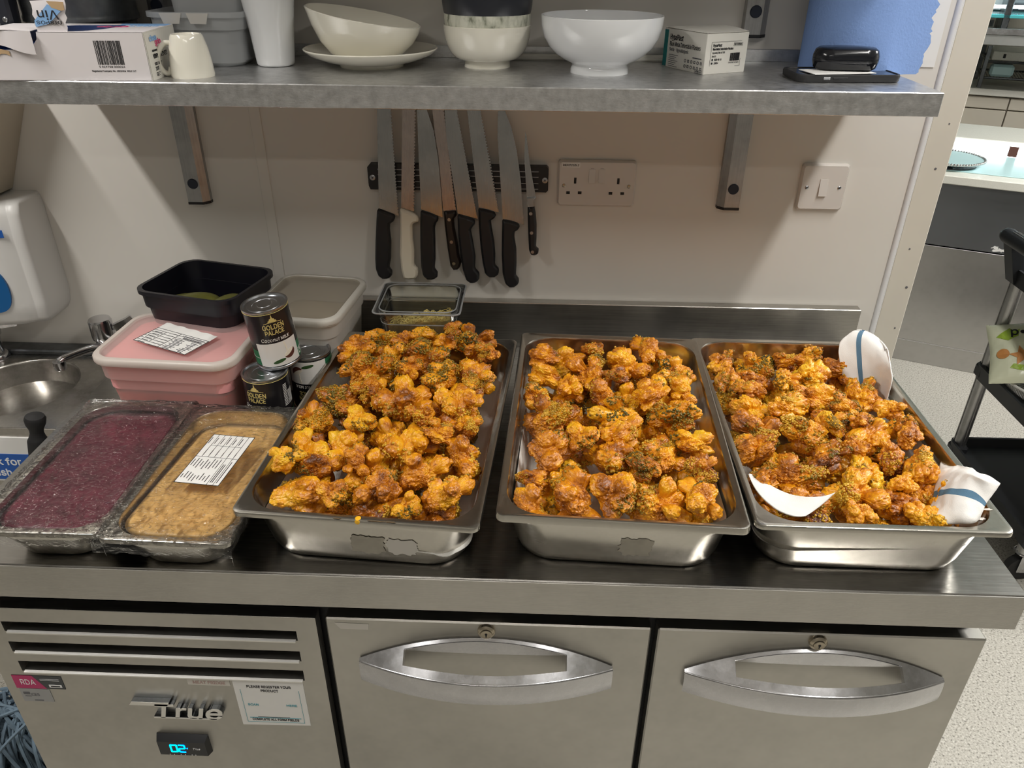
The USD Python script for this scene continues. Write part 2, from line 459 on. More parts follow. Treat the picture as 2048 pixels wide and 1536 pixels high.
part(wb, 'cladding_panel', bx(-.8648, .3505, 0, .1, 0, 2.62, .0008), wall_white)
part(wb, 'joint_strip', bx(-.8752, -.8548, -.0022, .0, 0, 2.62, .0008), wall_white)
solo('trim_1', [rod((.3505, -.0005, 0), (.3505, -.0005, 2.62), .0055, 16), bx(.3505, .3565, -.004, .1, 0, 2.62, .001)], trim_white, **S)
pst = part(None, 'trim_2', bx(.3570, .4085, .0, .12, 0, 2.62, .002), post_cream)
setdata(pst, kind='structure')
solo('trim_3', [disc_y((x, -.0002, z), r, .0006, 8) for x, z, r in ((.387, 1.255, .0022), (.381, 1.10, .0018), (.396, 1.02, .0026), (.389, 1.335, .0014), (.396, .93, .0018))], ink_soft, **S)

# ------------------------------------------------------------------ worktop and refrigerated counter
XL, XR, YF, ZC = -1.165, .310, -.6985, .88
w = thing('worktop', 'long stainless steel worktop with a raised back edge, over the refrigerated counter', 'worktop', ((XL + XR) / 2, -.35, .82))
part(w, 'top', bx(XL, XR, YF, -.0005, .8205, ZC, .0022), steel_top, world=True)
part(w, 'front_edge', bx(XL, XR, YF - .0012, YF + .002, .8205, ZC - .0015, .0006), steel_edge, world=True)
part(w, 'upstand', bx(-1.06, XR, -.0232, -.0005, ZC - .001, .9784, .0015), steel_edge, world=True)

f = thing('refrigerated_counter', 'steel undercounter fridge with two drawer-like doors and a slotted vent panel below the worktop', 'fridge', (-.425, -.36, 0))
P = lambda n, m, mt, **k: part(f, n, m, mt, world=True, **k)
P('body', bx(-1.15, .297, -.63, -.03, .10, .8195, .002), steel_front)
P('front_recess', bx(-1.146, .293, -.652, -.631, .11, .818, .001), black_gap)
for x in (-1.10, .25):
    for y in (-.58, -.09):
        P('foot', bx(x - .025, x + .025, y - .025, y + .025, 0, .10, .004), steel_dark)
# vent panel with three slots
vp = sg.box(-1.150, .135, -.6455, .7765)
slots = [(-1.112, -.6765, .7290, .7490), (-1.1145, -.6770, .6850, .7065), (-1.1135, -.6775, .6420, .6645)]
for a, b, c, d in slots:
    vp = vp.difference(sg.box(a, c, b, d))
P('vent_panel', frame(ext(vp, .018), (0, -.662, 0)), steel_front, smooth=False)
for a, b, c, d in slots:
    P('vent_lip', hull([(x, y, z) for x in (a + .004, b - .003) for y, z in ((-.6790, c - .0002), (-.6790, c + .0016), (-.6830, c + .0006), (-.6830, c - .0018), (-.6802, c - .0024))]), steel_lit, smooth=False)  # bright lit line under each slot comes from the pale lip colour
P('panel_top_edge', bx(-1.150, -.6455, -.6805, -.66, .7755, .7772, .0005), steel_edge)
for i, (a, b) in enumerate(((-.6315, -.1680), (-.1580, .2975))):
    d = P('door', bx(a, b, -.680, -.655, .135, .7780, .0022), steel_front)
    hx = (a + b) / 2 + (-.003 if i == 0 else .003)
    # eye-shaped pull: a lens with a hole, its front edge bulging out and turned down as a lip
    nx, hw, ih = 64, .1845, .117
    xs = np.linspace(-hw, hw, nx)

    def pos(x, wv, dz=0.):
        q = 1 - (x / hw) ** 2
        Fp = np.array([hx + x, -.684 - .047 * q, .695 + .015 * q]); Bp = np.array([hx + x, -.6805, .6975 + .0505 * q])
        return Fp * (1 - wv) + Bp * wv + [0, 0, dz]
    ms = []

    def band(xr, w0, w1, nw=6, t=.006):
        return sheet(np.array([[pos(x, w0(x) + (w1(x) - w0(x)) * k / nw) for k in range(nw + 1)] for x in xr]), t)
    zero = lambda x: 0.; one = lambda x: 1.
    # hole bounds taper with blunt ends
    lo = lambda x: .20 + .10 * (x / ih) ** 2; hi = lambda x: .93 - .06 * (x / ih) ** 2
    xi = np.linspace(-ih, ih, 48)
    ms += [band(np.linspace(-hw, -ih, 20), zero, one), band(np.linspace(ih, hw, 20), zero, one), band(xi, zero, lo), band(xi, hi, one, 3)]
    D = lambda par, n, m, mt, **k: part(par, n, m, mt, world=True, **k)
    hd = D(d, 'handle', ms, chrome_satin, smooth=50)
    lip = np.array([[pos(x, 0.0) + [0, .0022 * math.sin(k / 5 * math.pi) * -1, -.037 * k / 5] for k in range(6)] for x in xs])
    D(d, 'handle_lip', [sheet(lip, .006)] + [tube(np.array([pos(x, .0) for x in xs]), .0035, 8)], chrome_satin, smooth=50)
    inner = np.array([[pos(x, hi(x)) * (1 - k / 4) + np.array([hx + x, -.6795, pos(x, hi(x))[2] - .030 * (1 - (x / ih) ** 2 * .8)]) * k / 4 for k in range(5)] for x in xi])
    D(d, 'handle_recess', sheet(inner, .002), chrome_satin, smooth=60)
    lx, lz = (-.4009, .7640) if i == 0 else (.0661, .7640)
    D(d, 'lock', [frame(lathe([(0, .009), (.0075, .009), (.0082, .0085), (.0086, .0068), (.0105, .0062), (.0125, .0045), (.0128, 0)], 32), (lx, -.680, lz))], brass)
    D(d, 'keyhole', [disc_y((lx, -.6888, lz + .001), .0019, .0006, 16), frame(flat(-.0008, .0008, -.0045, 0, .0006), (lx, -.6888, lz))], black_gap)
    P('latch', bx(lx - .022, lx + .022, -.668, -.650, .790, .794, .001), steel_edge)
P('top_gasket', bx(-1.148, .2955, -.668, -.632, .800, .8195, .001), black_gap)
D(f.GetChild('door'), 'tape', frame(ext(sg.Polygon([(0, .0118), (.0495, .0112), (.0485, -.0002), (.008, 0)]), .0005), (-.6188, -.6802, .7578)), tape_dull, smooth=False, label='strip of pale tape on the door corner')
# badge: raised chrome lettering with a long bar over it
T = lambda m, x, z, y=-.6802: frame(m, (x, y, z))
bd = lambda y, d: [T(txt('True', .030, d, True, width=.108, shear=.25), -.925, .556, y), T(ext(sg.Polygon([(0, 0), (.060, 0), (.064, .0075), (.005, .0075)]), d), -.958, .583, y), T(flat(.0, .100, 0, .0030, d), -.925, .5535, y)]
bp_ = P('badge', bd(-.6802, .0085), steel_dark, smooth=False, label='raised chrome lettering reading True')  # dark sides carry the shade and reflections of the chrome as colour
D(bp_, 'badge_face', bd(-.6887, .0008), steel_lit, smooth=False)
dsp = P('display', frame(hull([(x, z, d) for x in (0, .084) for z in (0, .043) for d in (0,)] + [(x, z, .011) for x in (.003, .081) for z in (.003, .036)]), (-.937, -.6802, .4605)), black_gloss, label='black temperature display lit with 02')


def digit(on, x, z, s, m):
    hgt, wd, t = .017 * s, .0098 * s, .0024 * s
    sg_ = {'a': (0, hgt, wd, hgt), 'g': (0, hgt / 2, wd, hgt / 2), 'd': (0, 0, wd, 0), 'f': (0, hgt / 2, 0, hgt), 'b': (wd, hgt / 2, wd, hgt), 'e': (0, 0, 0, hgt / 2), 'c': (wd, 0, wd, hgt / 2)}
    return [T(moved(seg((sg_[k][0], sg_[k][1]), (sg_[k][2], sg_[k][3]), t), (0, 0, 0)), x, z, -.6915) for k in on]


D(dsp, 'lit_digit', digit('abcdef', -.9135, .4725, 1, 0), led_cyan, smooth=False)
D(dsp, 'lit_digit', digit('abged', -.9005, .4725, 1, 0) + [disc_y((-.8868, -.6915, .482), .0012, .0004, 10)], led_blue, smooth=False)
D(dsp, 'display_print', [T(txt('True', .0042, bold=False, shear=.3), -.8785, .479, -.6915)] + [disc_y((x, -.6915, .4655), .0008, .0003, 8) for x in (-.918, -.911, -.900, -.893, -.882, -.876)], ink_white, smooth=False)
# stickers
s = P('sticker', T(flat(0, .0775, 0, .0295), -1.1345, .6025), sticker_dark, label='pink and dark sticker reading RDA')
part(s, 'sticker_band', T(ext(sg.Polygon([(0, 0), (.048, 0), (.032, .0295), (0, .0295)]), .0005), -1.1345, .6025), sticker_pink, smooth=False, world=True)
D(s, 'sticker_print', [T(txt('RDA', .0115, .0003, width=.023), -1.124, .6115, -.6808), T(flat(0, .020, 0, .006, .0003), -1.081, .6065, -.6807)] + [T(flat(0, .030, 0, .0006, .0002), -1.092, z, -.6807) for z in (.6245, .6215)], ink_white, smooth=False)
D(s, 'sticker_print', T(flat(.003, .017, .0022, .0042, .0003), -1.081, .6062, -.6811), ink, smooth=False)
s = P('sticker', T(flat(0, .0480, 0, .0292), -1.1318, .5715), sticker_grey, label='grey asset sticker reading CES')
D(s, 'sticker_print', [T(txt('CES', .0062, .0003, width=.0125), -1.1155, .585, -.6807), T(flat(0, .010, 0, .0055, .0003), -1.1275, .5885, -.6807), T(flat(0, .010, 0, .0012, .0003), -1.1265, .5838, -.6807), T(flat(0, .014, 0, .0018, .0003), -1.114, .5742, -.6807)], ink_soft, smooth=False)
s = P('sticker', T(flat(0, .0655, 0, .0128), -.8600, .6245), tape_dull, label='faded pink label reading MEAT FRIDGE')
D(s, 'sticker_print', T(txt('MEAT FRIDGE', .0060, .0003, True, width=.050), -.8515, .628, -.6807), ink_faded, smooth=False)
ntc = P('notice', T(ext(sg.Polygon([(0, 0), (.1085, .0028), (.1085, .103), (.098, .1095), (0, .1095)]), .0005), -.7900, .5335), paper_white, smooth=False, label='white notice asking to register the product')
nx0, nz0 = -.7900, .5335
D(ntc, 'notice_print', [T(txt(t, h, .0003, True, 'c', width=wd), nx0 + .0545, nz0 + z, -.6808) for t, h, wd, z in
                   (('PLEASE REGISTER YOUR', .0052, .068, .0895), ('PRODUCT', .0052, .027, .0805), ('COMPLETE ALL FORM FIELDS', .0046, .074, .0125))] +
  [T(flat(.027, .078, .0205, .0210, .0003), nx0, nz0, -.6808)], ink, smooth=False)
D(ntc, 'notice_print', [T(txt('SCAN', .0046, .0003, True, 'c', width=.0165), nx0 + .024, nz0 + .0475, -.6808), T(txt('HERE', .0046, .0003, True, 'c', width=.0165), nx0 + .0845, nz0 + .0475, -.6808),
                   T(flat(.014, .0955, .0182, .0195, .0003), nx0, nz0, -.6808), T(flat(.009, .1, .0085, .0090, .0003), nx0, nz0, -.6808), T(flat(.0995, .1, .0085, .085, .0003), nx0, nz0, -.6808), T(flat(.009, .0095, .0085, .085, .0003), nx0, nz0, -.6808)], ink_teal, smooth=False)

# ------------------------------------------------------------------ wall shelf, upper shelf, brackets
def bracket(name, label, x, z0, z1, side, depth=.24):
    t = thing(name, label, 'bracket', (x, 0, z1), group='steel shelf brackets')
    hw = .0195
    c = .011
    pr = [(-hw, 0), (hw, 0), (hw, -.010), (hw - c, -.021), (-hw, -.021)] if side < 0 else [(-hw, 0), (hw, 0), (hw, -.021), (-hw + c, -.021), (-hw, -.010)]
    col = lambda a, b, g=0: loft([np.array([(px * (1 + g), py * (1 + g), a) for px, py in pr]), np.array([(px * (1 + g), py * (1 + g), b) for px, py in pr])])
    part(t, 'upright', col(z0 - z1 + .005, 0), steel_bracket, smooth=False)
    up_ = t.GetChild('upright')
    part(t, 'end_cap', col(z0 - z1, z0 - z1 + .005, .02), black_plastic, smooth=False)
    part(t, 'arm', bx(-hw, hw, -depth, -.0005, .0004, .0300, .002), steel_bracket)
    sx = -.004 if side < 0 else .004
    for z in (z0 - z1 + .040, -.012):
        part(up_, 'plug', frame(lathe([(0, .0022), (.0085, .0022), (.0098, .0010), (.0098, 0)], 28), (sx, -.0211, z)), navy_cap)
    return t


bracket('shelf_bracket', 'steel bracket under the left end of the shelf, above the black tub', -.9935, 1.1690, 1.4022, -1)
bracket('shelf_bracket', 'steel bracket under the shelf between the double socket and the light switch', .0155, 1.1765, 1.4022, 1)
bracket('shelf_bracket', 'steel bracket on the wall above the plasters box', .0155, 1.4735, 1.6980, -1)
bracket('shelf_bracket', 'steel bracket on the wall behind the translucent tub on the shelf', -.9935, 1.4735, 1.6980, -1)
SZ = 1.4345
for nm, z, lab in (('wall_shelf', SZ, 'scratched stainless steel wall shelf holding the bowls and boxes'), ('upper_shelf', 1.7305, 'upper stainless steel shelf above the bowl shelf')):
    t = thing(nm, lab, 'shelf', (-.48, -.15, z))
    part(t, 'top', bx(-1.182, .2190, -.2985, -.001, z - .0015, z, .0006), steel_shelf, world=True)
    part(t, 'front_lip', bx(-1.182, .2190, -.3000, -.2980, z - .0322, z - .0004, .0008), steel_shelf, world=True)
    part(t, 'end_lip', [bx(.2170, .2190, -.2990, -.001, z - .0322, z - .0004, .0006), bx(-1.182, -1.180, -.2990, -.001, z - .0322, z - .0004, .0006)], steel_shelf, world=True)
    part(t, 'upstand', bx(-1.182, .2190, -.0045, -.0005, z, z + .020, .0006), steel_shelf, world=True)

# ------------------------------------------------------------------ socket, switch
t = thing('double_socket', 'white double wall socket with two rocker switches beside the knives', 'socket', (-.2331, 0, 1.2185))
plate = lambda hx, hz, d, mt, r=.006: frame(loft([rloop(hx, hz, r, 0), rloop(hx, hz, r, d * .55), rloop(hx - .003, hz - .003, r, d)]), (0, 0, 0))
part(t, 'plate', plate(.073, .043, .0095, 0), socket_white)
for x in (-.0095, .0085):
    part(t, 'rocker', hull([(x + sx * .0058, -.0092 - dy, z) for sx in (-1, 1) for z, dy in ((.027, .001), (.027, -.002), (.003, .004), (.003, -.002))]), socket_white)
part(t.GetChild('plate'), 'slot', [frame(flat(x - .0022, x + .0022, .0005, .0115), (0, -.0095, 0)) for x in (-.0405, .0400)] + [frame(flat(x - .0034, x + .0034, -.0195, -.0145), (0, -.0095, 0)) for x in (-.053, -.031, .0270, .0490)], black_gap, smooth=False)
for x in (-.0615, .0605):
    part(t, 'screw', [frame(lathe([(0, .0012), (.0022, .0014), (.0034, .0006), (.0034, 0)], 20), (x, -.0095, -.0035))], brass)
lb_ = part(t, 'label', frame(flat(-.0665, -.0325, .0305, .0395, .0004), (0, -.0095, 0)), paper_white, label='white label reading DB/KIT/2/5L2')
part(lb_, 'label_print', frame(txt('DB/KIT/2/5L2', .0036, .0003, True, 'c', width=.030), (-.0495, -.0099, .033)), ink, smooth=False)
part(t, 'rocker_mark', [frame(flat(x - .003, x + .003, .0285, .0290, .0003), (0, -.0095, 0)) for x in (-.0095, .0085)], ink_soft, smooth=False)
t = thing('light_switch', 'white single light switch near the corner of the wall', 'switch', (.1868, 0, 1.2191))
part(t, 'plate', plate(.043, .043, .010, 0), socket_white)
part(t, 'rocker', hull([(sx * .0075, -.0098 - dy, z) for sx in (-1, 1) for z, dy in ((.016, .001), (.016, -.002), (-.015, .005), (-.015, -.002))]), socket_white)
for x in (-.030, .030):
    part(t, 'screw', [frame(lathe([(0, .001), (.002, .0012), (.0034, .0004), (.0034, 0)], 20), (x, -.010, 0))], tin)
    part(t.GetChild('plate'), 'screw_slot', [frame(moved(flat(-.003, .003, -.0005, .0005, .0003), (0, 0, 0), 40), (x, -.0114, 0))], ink)

# ------------------------------------------------------------------ magnetic strip and knives
t = thing('knife_rack', 'black magnetic knife strip with thin steel bars on the white wall', 'knife rack', (-.4935, 0, 1.2265))
tilt = lambda m: m
part(t, 'strip', frame(ext(sg.Polygon([(-.1690, -.0165), (-.1660, -.0235), (.1660, -.0235), (.1695, -.0195), (.1695, .0205), (.1660, .0240), (-.1640, .0240), (-.1690, .0185)]), .0165), (0, 0, 0)), black_plastic, smooth=False)
for z in (.0150, .0050, -.0070, -.0175):
    part(t, 'bar', bx(-.150, .151, -.0176, -.0155, z - .0008, z + .0008, .0003), tin)
for x in (-.1605, .1630):
    part(t, 'screw', [frame(lathe([(0, .0010), (.004, .0012), (.0054, .0004), (.0054, 0)], 24), (x, -.0165, -.001))], tin)
    part(t.GetChild('strip'), 'screw_cross', [frame(moved(flat(-.0024, .0024, -.0005, .0005, .0003), (0, 0, 0), a), (x, -.0176, -.001)) for a in (30, 120)], ink)
KN = {
'k1b':[(-0.631,1.3859),(-0.6236,1.3896),(-0.6103,1.3886),(-0.6074,1.3813),(-0.6081,1.3503),(-0.6076,1.1559),(-0.6444,1.171),(-0.6334,1.35)],
'k1h':[(-0.6473,1.1701),(-0.6303,1.1641),(-0.6166,1.1601),(-0.6145,1.1529),(-0.6176,1.1457),(-0.625,1.1412),(-0.6267,1.1295),(-0.6256,1.1059),(-0.6288,1.0697),(-0.633,1.0512),(-0.6277,1.0436),(-0.629,1.0342),(-0.6362,1.0278),(-0.6481,1.027),(-0.6563,1.0337),(-0.6602,1.0476),(-0.6596,1.0691),(-0.6557,1.1083),(-0.6509,1.1465)],
'k2b':[(-0.5862,1.384),(-0.5797,1.3894),(-0.5653,1.3879),(-0.564,1.351),(-0.5775,1.1651),(-0.6017,1.1723),(-0.5881,1.3506)],
'k2h':[(-0.604,1.1723),(-0.5881,1.1672),(-0.5731,1.1595),(-0.5681,1.1524),(-0.5696,1.1457),(-0.5782,1.1444),(-0.5818,1.1391),(-0.5828,1.1127),(-0.5813,1.0889),(-0.5831,1.0584),(-0.576,1.0494),(-0.5767,1.0369),(-0.5818,1.029),(-0.5966,1.0271),(-0.6059,1.0294),(-0.6093,1.0486),(-0.6102,1.0792),(-0.6066,1.124)],
'k3b':[(-0.561,1.377),(-0.5567,1.3844),(-0.5508,1.3722),(-0.5441,1.3512),(-0.5334,1.3147),(-0.5275,1.2651),(-0.5248,1.211),(-0.5231,1.1547),(-0.5636,1.1696),(-0.5632,1.2646),(-0.5616,1.351)],
'k3h':[(-0.5645,1.1688),(-0.5476,1.1642),(-0.5331,1.1573),(-0.5311,1.1502),(-0.5359,1.1443),(-0.5391,1.1341),(-0.5394,1.1076),(-0.5404,1.0716),(-0.5433,1.0516),(-0.5373,1.0425),(-0.5383,1.0331),(-0.5467,1.0276),(-0.5584,1.0274),(-0.5668,1.0356),(-0.5696,1.0557),(-0.5689,1.0951),(-0.5671,1.1394)],
'k4b':[(-0.5366,1.3822),(-0.5293,1.3884),(-0.5165,1.3873),(-0.514,1.3504),(-0.498,1.1671),(-0.5221,1.1661),(-0.5349,1.3501)],
'k4h':[(-0.521,1.1656),(-0.498,1.168),(-0.4969,1.158),(-0.5024,1.1507),(-0.5018,1.1348),(-0.4962,1.1025),(-0.494,1.0786),(-0.4895,1.065),(-0.4927,1.0542),(-0.4978,1.048),(-0.5066,1.0468),(-0.5121,1.0554),(-0.5166,1.0932),(-0.5205,1.1403)],
'k5b':[(-0.5128,1.3825),(-0.5074,1.3887),(-0.4958,1.3888),(-0.4892,1.3482),(-0.4564,1.1545),(-0.4936,1.1638),(-0.5104,1.3047)],
'k5h':[(-0.4942,1.1632),(-0.4764,1.159),(-0.4626,1.1535),(-0.4604,1.1458),(-0.4656,1.1399),(-0.4697,1.1325),(-0.4656,1.1091),(-0.4616,1.0793),(-0.4628,1.0549),(-0.4543,1.0443),(-0.4548,1.0318),(-0.4619,1.0245),(-0.4722,1.023),(-0.4808,1.0297),(-0.487,1.0513),(-0.491,1.0847),(-0.4941,1.1262)],
'k6b':[(-0.4753,1.383),(-0.4713,1.3891),(-0.4558,1.3893),(-0.4479,1.3493),(-0.431,1.2614),(-0.4161,1.1667),(-0.4538,1.1745),(-0.4633,1.2662)],
'k6h':[(-0.4549,1.1753),(-0.4372,1.172),(-0.4247,1.1679),(-0.4211,1.1609),(-0.4248,1.1551),(-0.4312,1.1512),(-0.4296,1.1362),(-0.425,1.1099),(-0.4231,1.0831),(-0.4237,1.0618),(-0.4157,1.0528),(-0.4166,1.042),(-0.4238,1.0356),(-0.4355,1.0348),(-0.4436,1.043),(-0.4482,1.0674),(-0.452,1.1034),(-0.4543,1.1415)],
'k7b':[(-0.4148,1.3592),(-0.4109,1.363),(-0.4038,1.3482),(-0.3937,1.3244),(-0.3828,1.2806),(-0.3751,1.2273),(-0.3682,1.1432),(-0.3926,1.1514),(-0.4088,1.1539),(-0.4122,1.2129),(-0.418,1.3061),(-0.4174,1.3442)],
'k7h':[(-0.4094,1.1539),(-0.3926,1.1508),(-0.3786,1.1459),(-0.3757,1.1396),(-0.3798,1.1328),(-0.3854,1.1298),(-0.3862,1.1195),(-0.382,1.0959),(-0.3811,1.0658),(-0.3823,1.0412),(-0.3758,1.0314),(-0.3772,1.022),(-0.3859,1.0146),(-0.3946,1.0144),(-0.4034,1.022),(-0.4087,1.0437),(-0.4105,1.0833),(-0.4099,1.1279)],
'k8b':[(-0.3684,1.3166),(-0.3656,1.3069),(-0.3595,1.2625),(-0.3523,1.2249),(-0.348,1.2058),(-0.3467,1.1964),(-0.3632,1.195),(-0.3649,1.2138),(-0.3692,1.2677)],
'k8c':[(-0.3632,1.195),(-0.3467,1.1969),(-0.3502,1.1918),(-0.3491,1.1806),(-0.3618,1.1793)],
'k8h':[(-0.3618,1.1798),(-0.3491,1.1812),(-0.346,1.1666),(-0.3436,1.1437),(-0.3433,1.1204),(-0.3439,1.0997),(-0.3382,1.0953),(-0.3394,1.0863),(-0.3464,1.0823),(-0.3536,1.0839),(-0.3575,1.0934),(-0.3598,1.1288)],
'r4':[(-0.5108,1.1514),(-0.5078,1.1068),(-0.5046,1.0626)],
'r8':[(-0.3555,1.1675),(-0.3531,1.1298),(-0.3506,1.0915)],
'scr':[(-0.6538,1.228),(-0.33,1.2248)],
}


def outline(name, smooth_it=True):
    p = np.array(KN[name])
    return sg.Polygon(p)


def serrate(poly, a, b, n, amp):
    """scallops along the edge from a to b of a blade"""
    a, b = np.array(a), np.array(b); d = (b - a) / n
    for k in range(n):
        c = a + d * (k + .5)
        poly = poly.difference(sg.Point(*c).buffer(amp, 6))
    return poly


def knife(label, key, y, blade_m, handle_m, ser=None, rivets=None, bolster=None):
    b = outline(key + 'b').buffer(.0008).buffer(-.0008)
    h = outline(key + 'h').buffer(.002).buffer(-.004).buffer(.002)
    c = h.centroid
    t = thing('knife', label, 'knife', (c.x, y, c.y), group='knives on the magnetic strip')
    if ser:
        b = serrate(b, *ser)
    part(t, 'blade', frame(ext(b, .0018), (0, y + .0009, 0)), blade_m, smooth=False, world=True)
    # rounded handle: a stack of inset slices
    def slices(hh, T):
        lv = [(-.5, .0045), (-.36, .0012), (-.15, 0), (.15, 0), (.36, .0012), (.5, .0045)]
        pts = 72
        loops = []
        for q, i in lv:
            g = hh.buffer(-i)
            if g.geom_type != 'Polygon':
                g = max(g.geoms, key=lambda k: k.area)
            e = g.exterior
            st = e.project(sg.Point(c.x, c.y + .2))
            s_ = [e.interpolate((st + k / pts * e.length) % e.length) for k in range(pts)]
            L = np.array([(p.x, p.y) for p in s_])
            if loops and np.sign(np.cross(L[1] - L[0], L[20] - L[0])) != sgn0:
                L = L[::-1]
            if not loops:
                sgn0 = np.sign(np.cross(L[1] - L[0], L[20] - L[0]))
            loops.append(np.c_[L[:, 0], np.full(pts, y + T * q), L[:, 1]])
        return loops
    L = slices(h, .017)
    m = loft(L, False, False)
    capf = lambda q, i, sgn: frame(ext(h.buffer(-i), .0004), (0, y + .017 * q + (.0002 if sgn > 0 else .0002), 0))
    part(t, 'handle', [m, capf(-.5, .0045, -1), capf(.5, .0045, 1)], handle_m, smooth=40, world=True)
    if rivets:
        for x, z in KN[rivets]:
            part(t.GetChild('handle'), 'rivet', disc_y((x, y - .0082, z), .0032, .0012, 16), tin, world=True)
    if bolster:
        part(t, 'bolster', frame(ext(outline(bolster), .013), (0, y + .0065, 0)), steel_blade, smooth=False, world=True)


knife('long serrated knife with a black handle, leftmost on the strip', 'k1', -.0265, steel_blade, black_plastic, ((-.6082, 1.3503), (-.6076, 1.1600), 34, .0016))
knife('rosy-bladed serrated knife with the only white handle on the strip', 'k2', -.0265, steel_blade_rosy, knife_white, ((-.5642, 1.351), (-.5772, 1.170), 32, .0016))
knife('black-handled slicing knife with a curved blade edge, right beside the white-handled knife', 'k3', -.0265, steel_blade, black_plastic)
knife('narrow bread knife with a dark riveted handle, partly behind its neighbour', 'k4', -.0215, steel_blade_rosy, knife_brown, ((-.514, 1.3504), (-.4985, 1.172), 30, .0013), 'r4')
knife('black-handled serrated knife leaning over the narrow riveted bread knife', 'k5', -.0300, steel_blade, black_plastic, ((-.4892, 1.3482), (-.4570, 1.160), 34, .0014))
knife('black-handled serrated knife just left of the pointed chef knife', 'k6', -.0265, steel_blade, black_plastic, ((-.4479, 1.3493), (-.4168, 1.172), 34, .0013))
knife('wide pointed chef knife with a black handle hanging lowest', 'k7', -.0265, steel_blade, black_plastic)
knife('small slim boning knife with three rivets, rightmost on the strip', 'k8', -.0265, steel_blade, black_plastic, None, 'r8', 'k8c')

# ================================================================== pans
def gn_pan(label, x, y, rt, hx, hy, H, group, bead=0.0, zbase=ZC, cr=.050):
    t = thing('gastronorm_pan', label, 'pan', (x, y, zbase), math.degrees(rt), group)
    L = [(.036, cr * .8, .0012), (.028, cr, .0055), (.0235, cr, .020), (.0150, cr, H - .024), (.0132, cr, H - .0205), (.0124, cr, H - .0045), (.0105, cr, H - .0006 + bead * .3),
         (.0060, .020, H + bead * .6), (.0030, .013, H + bead), (.0008, .012, H + bead - .0008), (0, .012, H - .0032), (0, .012, H - .0072), (.0012, .011, H - .0072), (.0016, .011, H - .0030),
         (.0095, cr - .001, H - .0030), (.0112, cr - .001, H - .0060), (.0118, cr - .001, H - .0200), (.0136, cr - .001, H - .0240), (.0222, cr - .001, .0200), (.0268, cr - .001, .0050), (.0355, cr * .8, 0)]
    part(t, 'pan_body', loft([rloop(hx - i, hy - i, r, z, 9) for i, r, z in L]), steel_pan, smooth=45)
    return t


PANS = [(-.5521, -.4339, -.062), (-.2153, -.4255, -.0388), (.1082, -.4206, -.0052)]
HP = .0951
pl = ['deep steel pan heaped with fritters, a yellow drip on its front rim', 'deep steel pan of fritters in the middle of the three', 'deep steel pan of fritters at the right, lined with a striped cloth']
pan_t = [gn_pan(pl[i], *PANS[i], .1625, .265, HP, 'large fritter pans', .003 if i == 1 else 0.) for i in range(3)]


def blot(w, h, seed, n=40, jag=.14):
    r = np.random.RandomState(seed); a = np.linspace(0, 2 * math.pi, n, endpoint=False)
    q = 1 + jag * (r.rand(n) - .5) * 2
    sq = 1 / np.maximum(abs(np.cos(a)), abs(np.sin(a)))
    return sg.Polygon(np.c_[np.cos(a) * w / 2 * q * np.minimum(sq, 1.25), np.sin(a) * h / 2 * q * np.minimum(sq, 1.25)]).buffer(w * .08).buffer(-w * .08)


tiltup = np.array([0, -.010, .062])   # the front wall leans outwards
part(pan_t[0], 'label_residue', frame(ext(blot(.045, .034, 3), .0003), (.010, -.2470, .040), (1, 0, 0), tiltup), residue, smooth=False, label='grey-brown remains of a label')
part(pan_t[0], 'label_residue', frame(ext(blot(.040, .030, 5), .0003), (.056, -.2468, .039), (1, 0, 0), tiltup), tape_dull, smooth=False, label='pale torn remains of a label')
part(pan_t[0], 'sauce_drip', [ball((.006, -.2600, HP + .0002), .0038, 3, (1, 1.1, .22)), ball((.006, -.2646, HP - .0028), .0036, 3, (1, .25, 1.0))], sauce_drop, smooth=False, label='yellow drip on the rim')
part(pan_t[0], 'grease_spot', [frame(ext(blot(w_, h_, k, 16, .4), .0003), (x_, -.2632, HP + .0001), (1, 0, 0), (0, 1, 0)) for k, (x_, w_, h_) in enumerate(((-.020, .009, .002), (.030, .022, .002), (.049, .012, .0025)))], grease, smooth=False)
part(pan_t[1], 'label_residue', frame(ext(blot(.042, .034, 13), .0003), (.022, -.2470, .042), (1, 0, 0), tiltup), residue, smooth=False, label='grey-brown remains of a label')
part(pan_t[2], 'grease_spot', [frame(ext(blot(.012, .004, 4, 16, .4), .0003), (.128, -.238, HP + .0001), (1, 0, 0), (0, 1, 0)), frame(ext(blot(.016, .004, 6, 16, .4), .0003), (.143, -.218, HP + .0001), (1, 0, 0), (.3, 1, 0))], tape_dull, smooth=False)


def lining(i, ztop, seed, mat_, label, name='pan_lining'):
    """cloth lying in the pan and running a little way up its walls with an uneven edge"""
    x, y, rt = PANS[i]
    t = thing(name, label, 'cloth', (x, y, ZC + .002), math.degrees(rt))
    L = []
    base = rloop(.1625, .265, .05, 0, 12)
    ang = np.arctan2(base[:, 1], base[:, 0])
    nz = meshkit.fbm(np.c_[np.cos(ang) * 4 + seed, np.sin(ang) * 4, ang * 0], 3, seed)
    for q, (ins, z) in enumerate([(.060, .0015), (.038, .0022), (.0305, .007), (.0260, .022), (.0220, .045), (.0190, .060)]):
        p = rloop(.1625 - ins, .265 - ins, .045, z, 12)
        if z > .03:
            k = (z - .03) / .03
            p[:, 2] = .03 + k * (ztop(ang) + .030 * (nz - .5) - .03)
        L.append(p)
    up = loft(L, True, False)
    dn = loft([l + [0, 0, -.0007] for l in L], True, False)
    part(t, 'cloth', [up, dn], mat_, smooth=60)
    return t


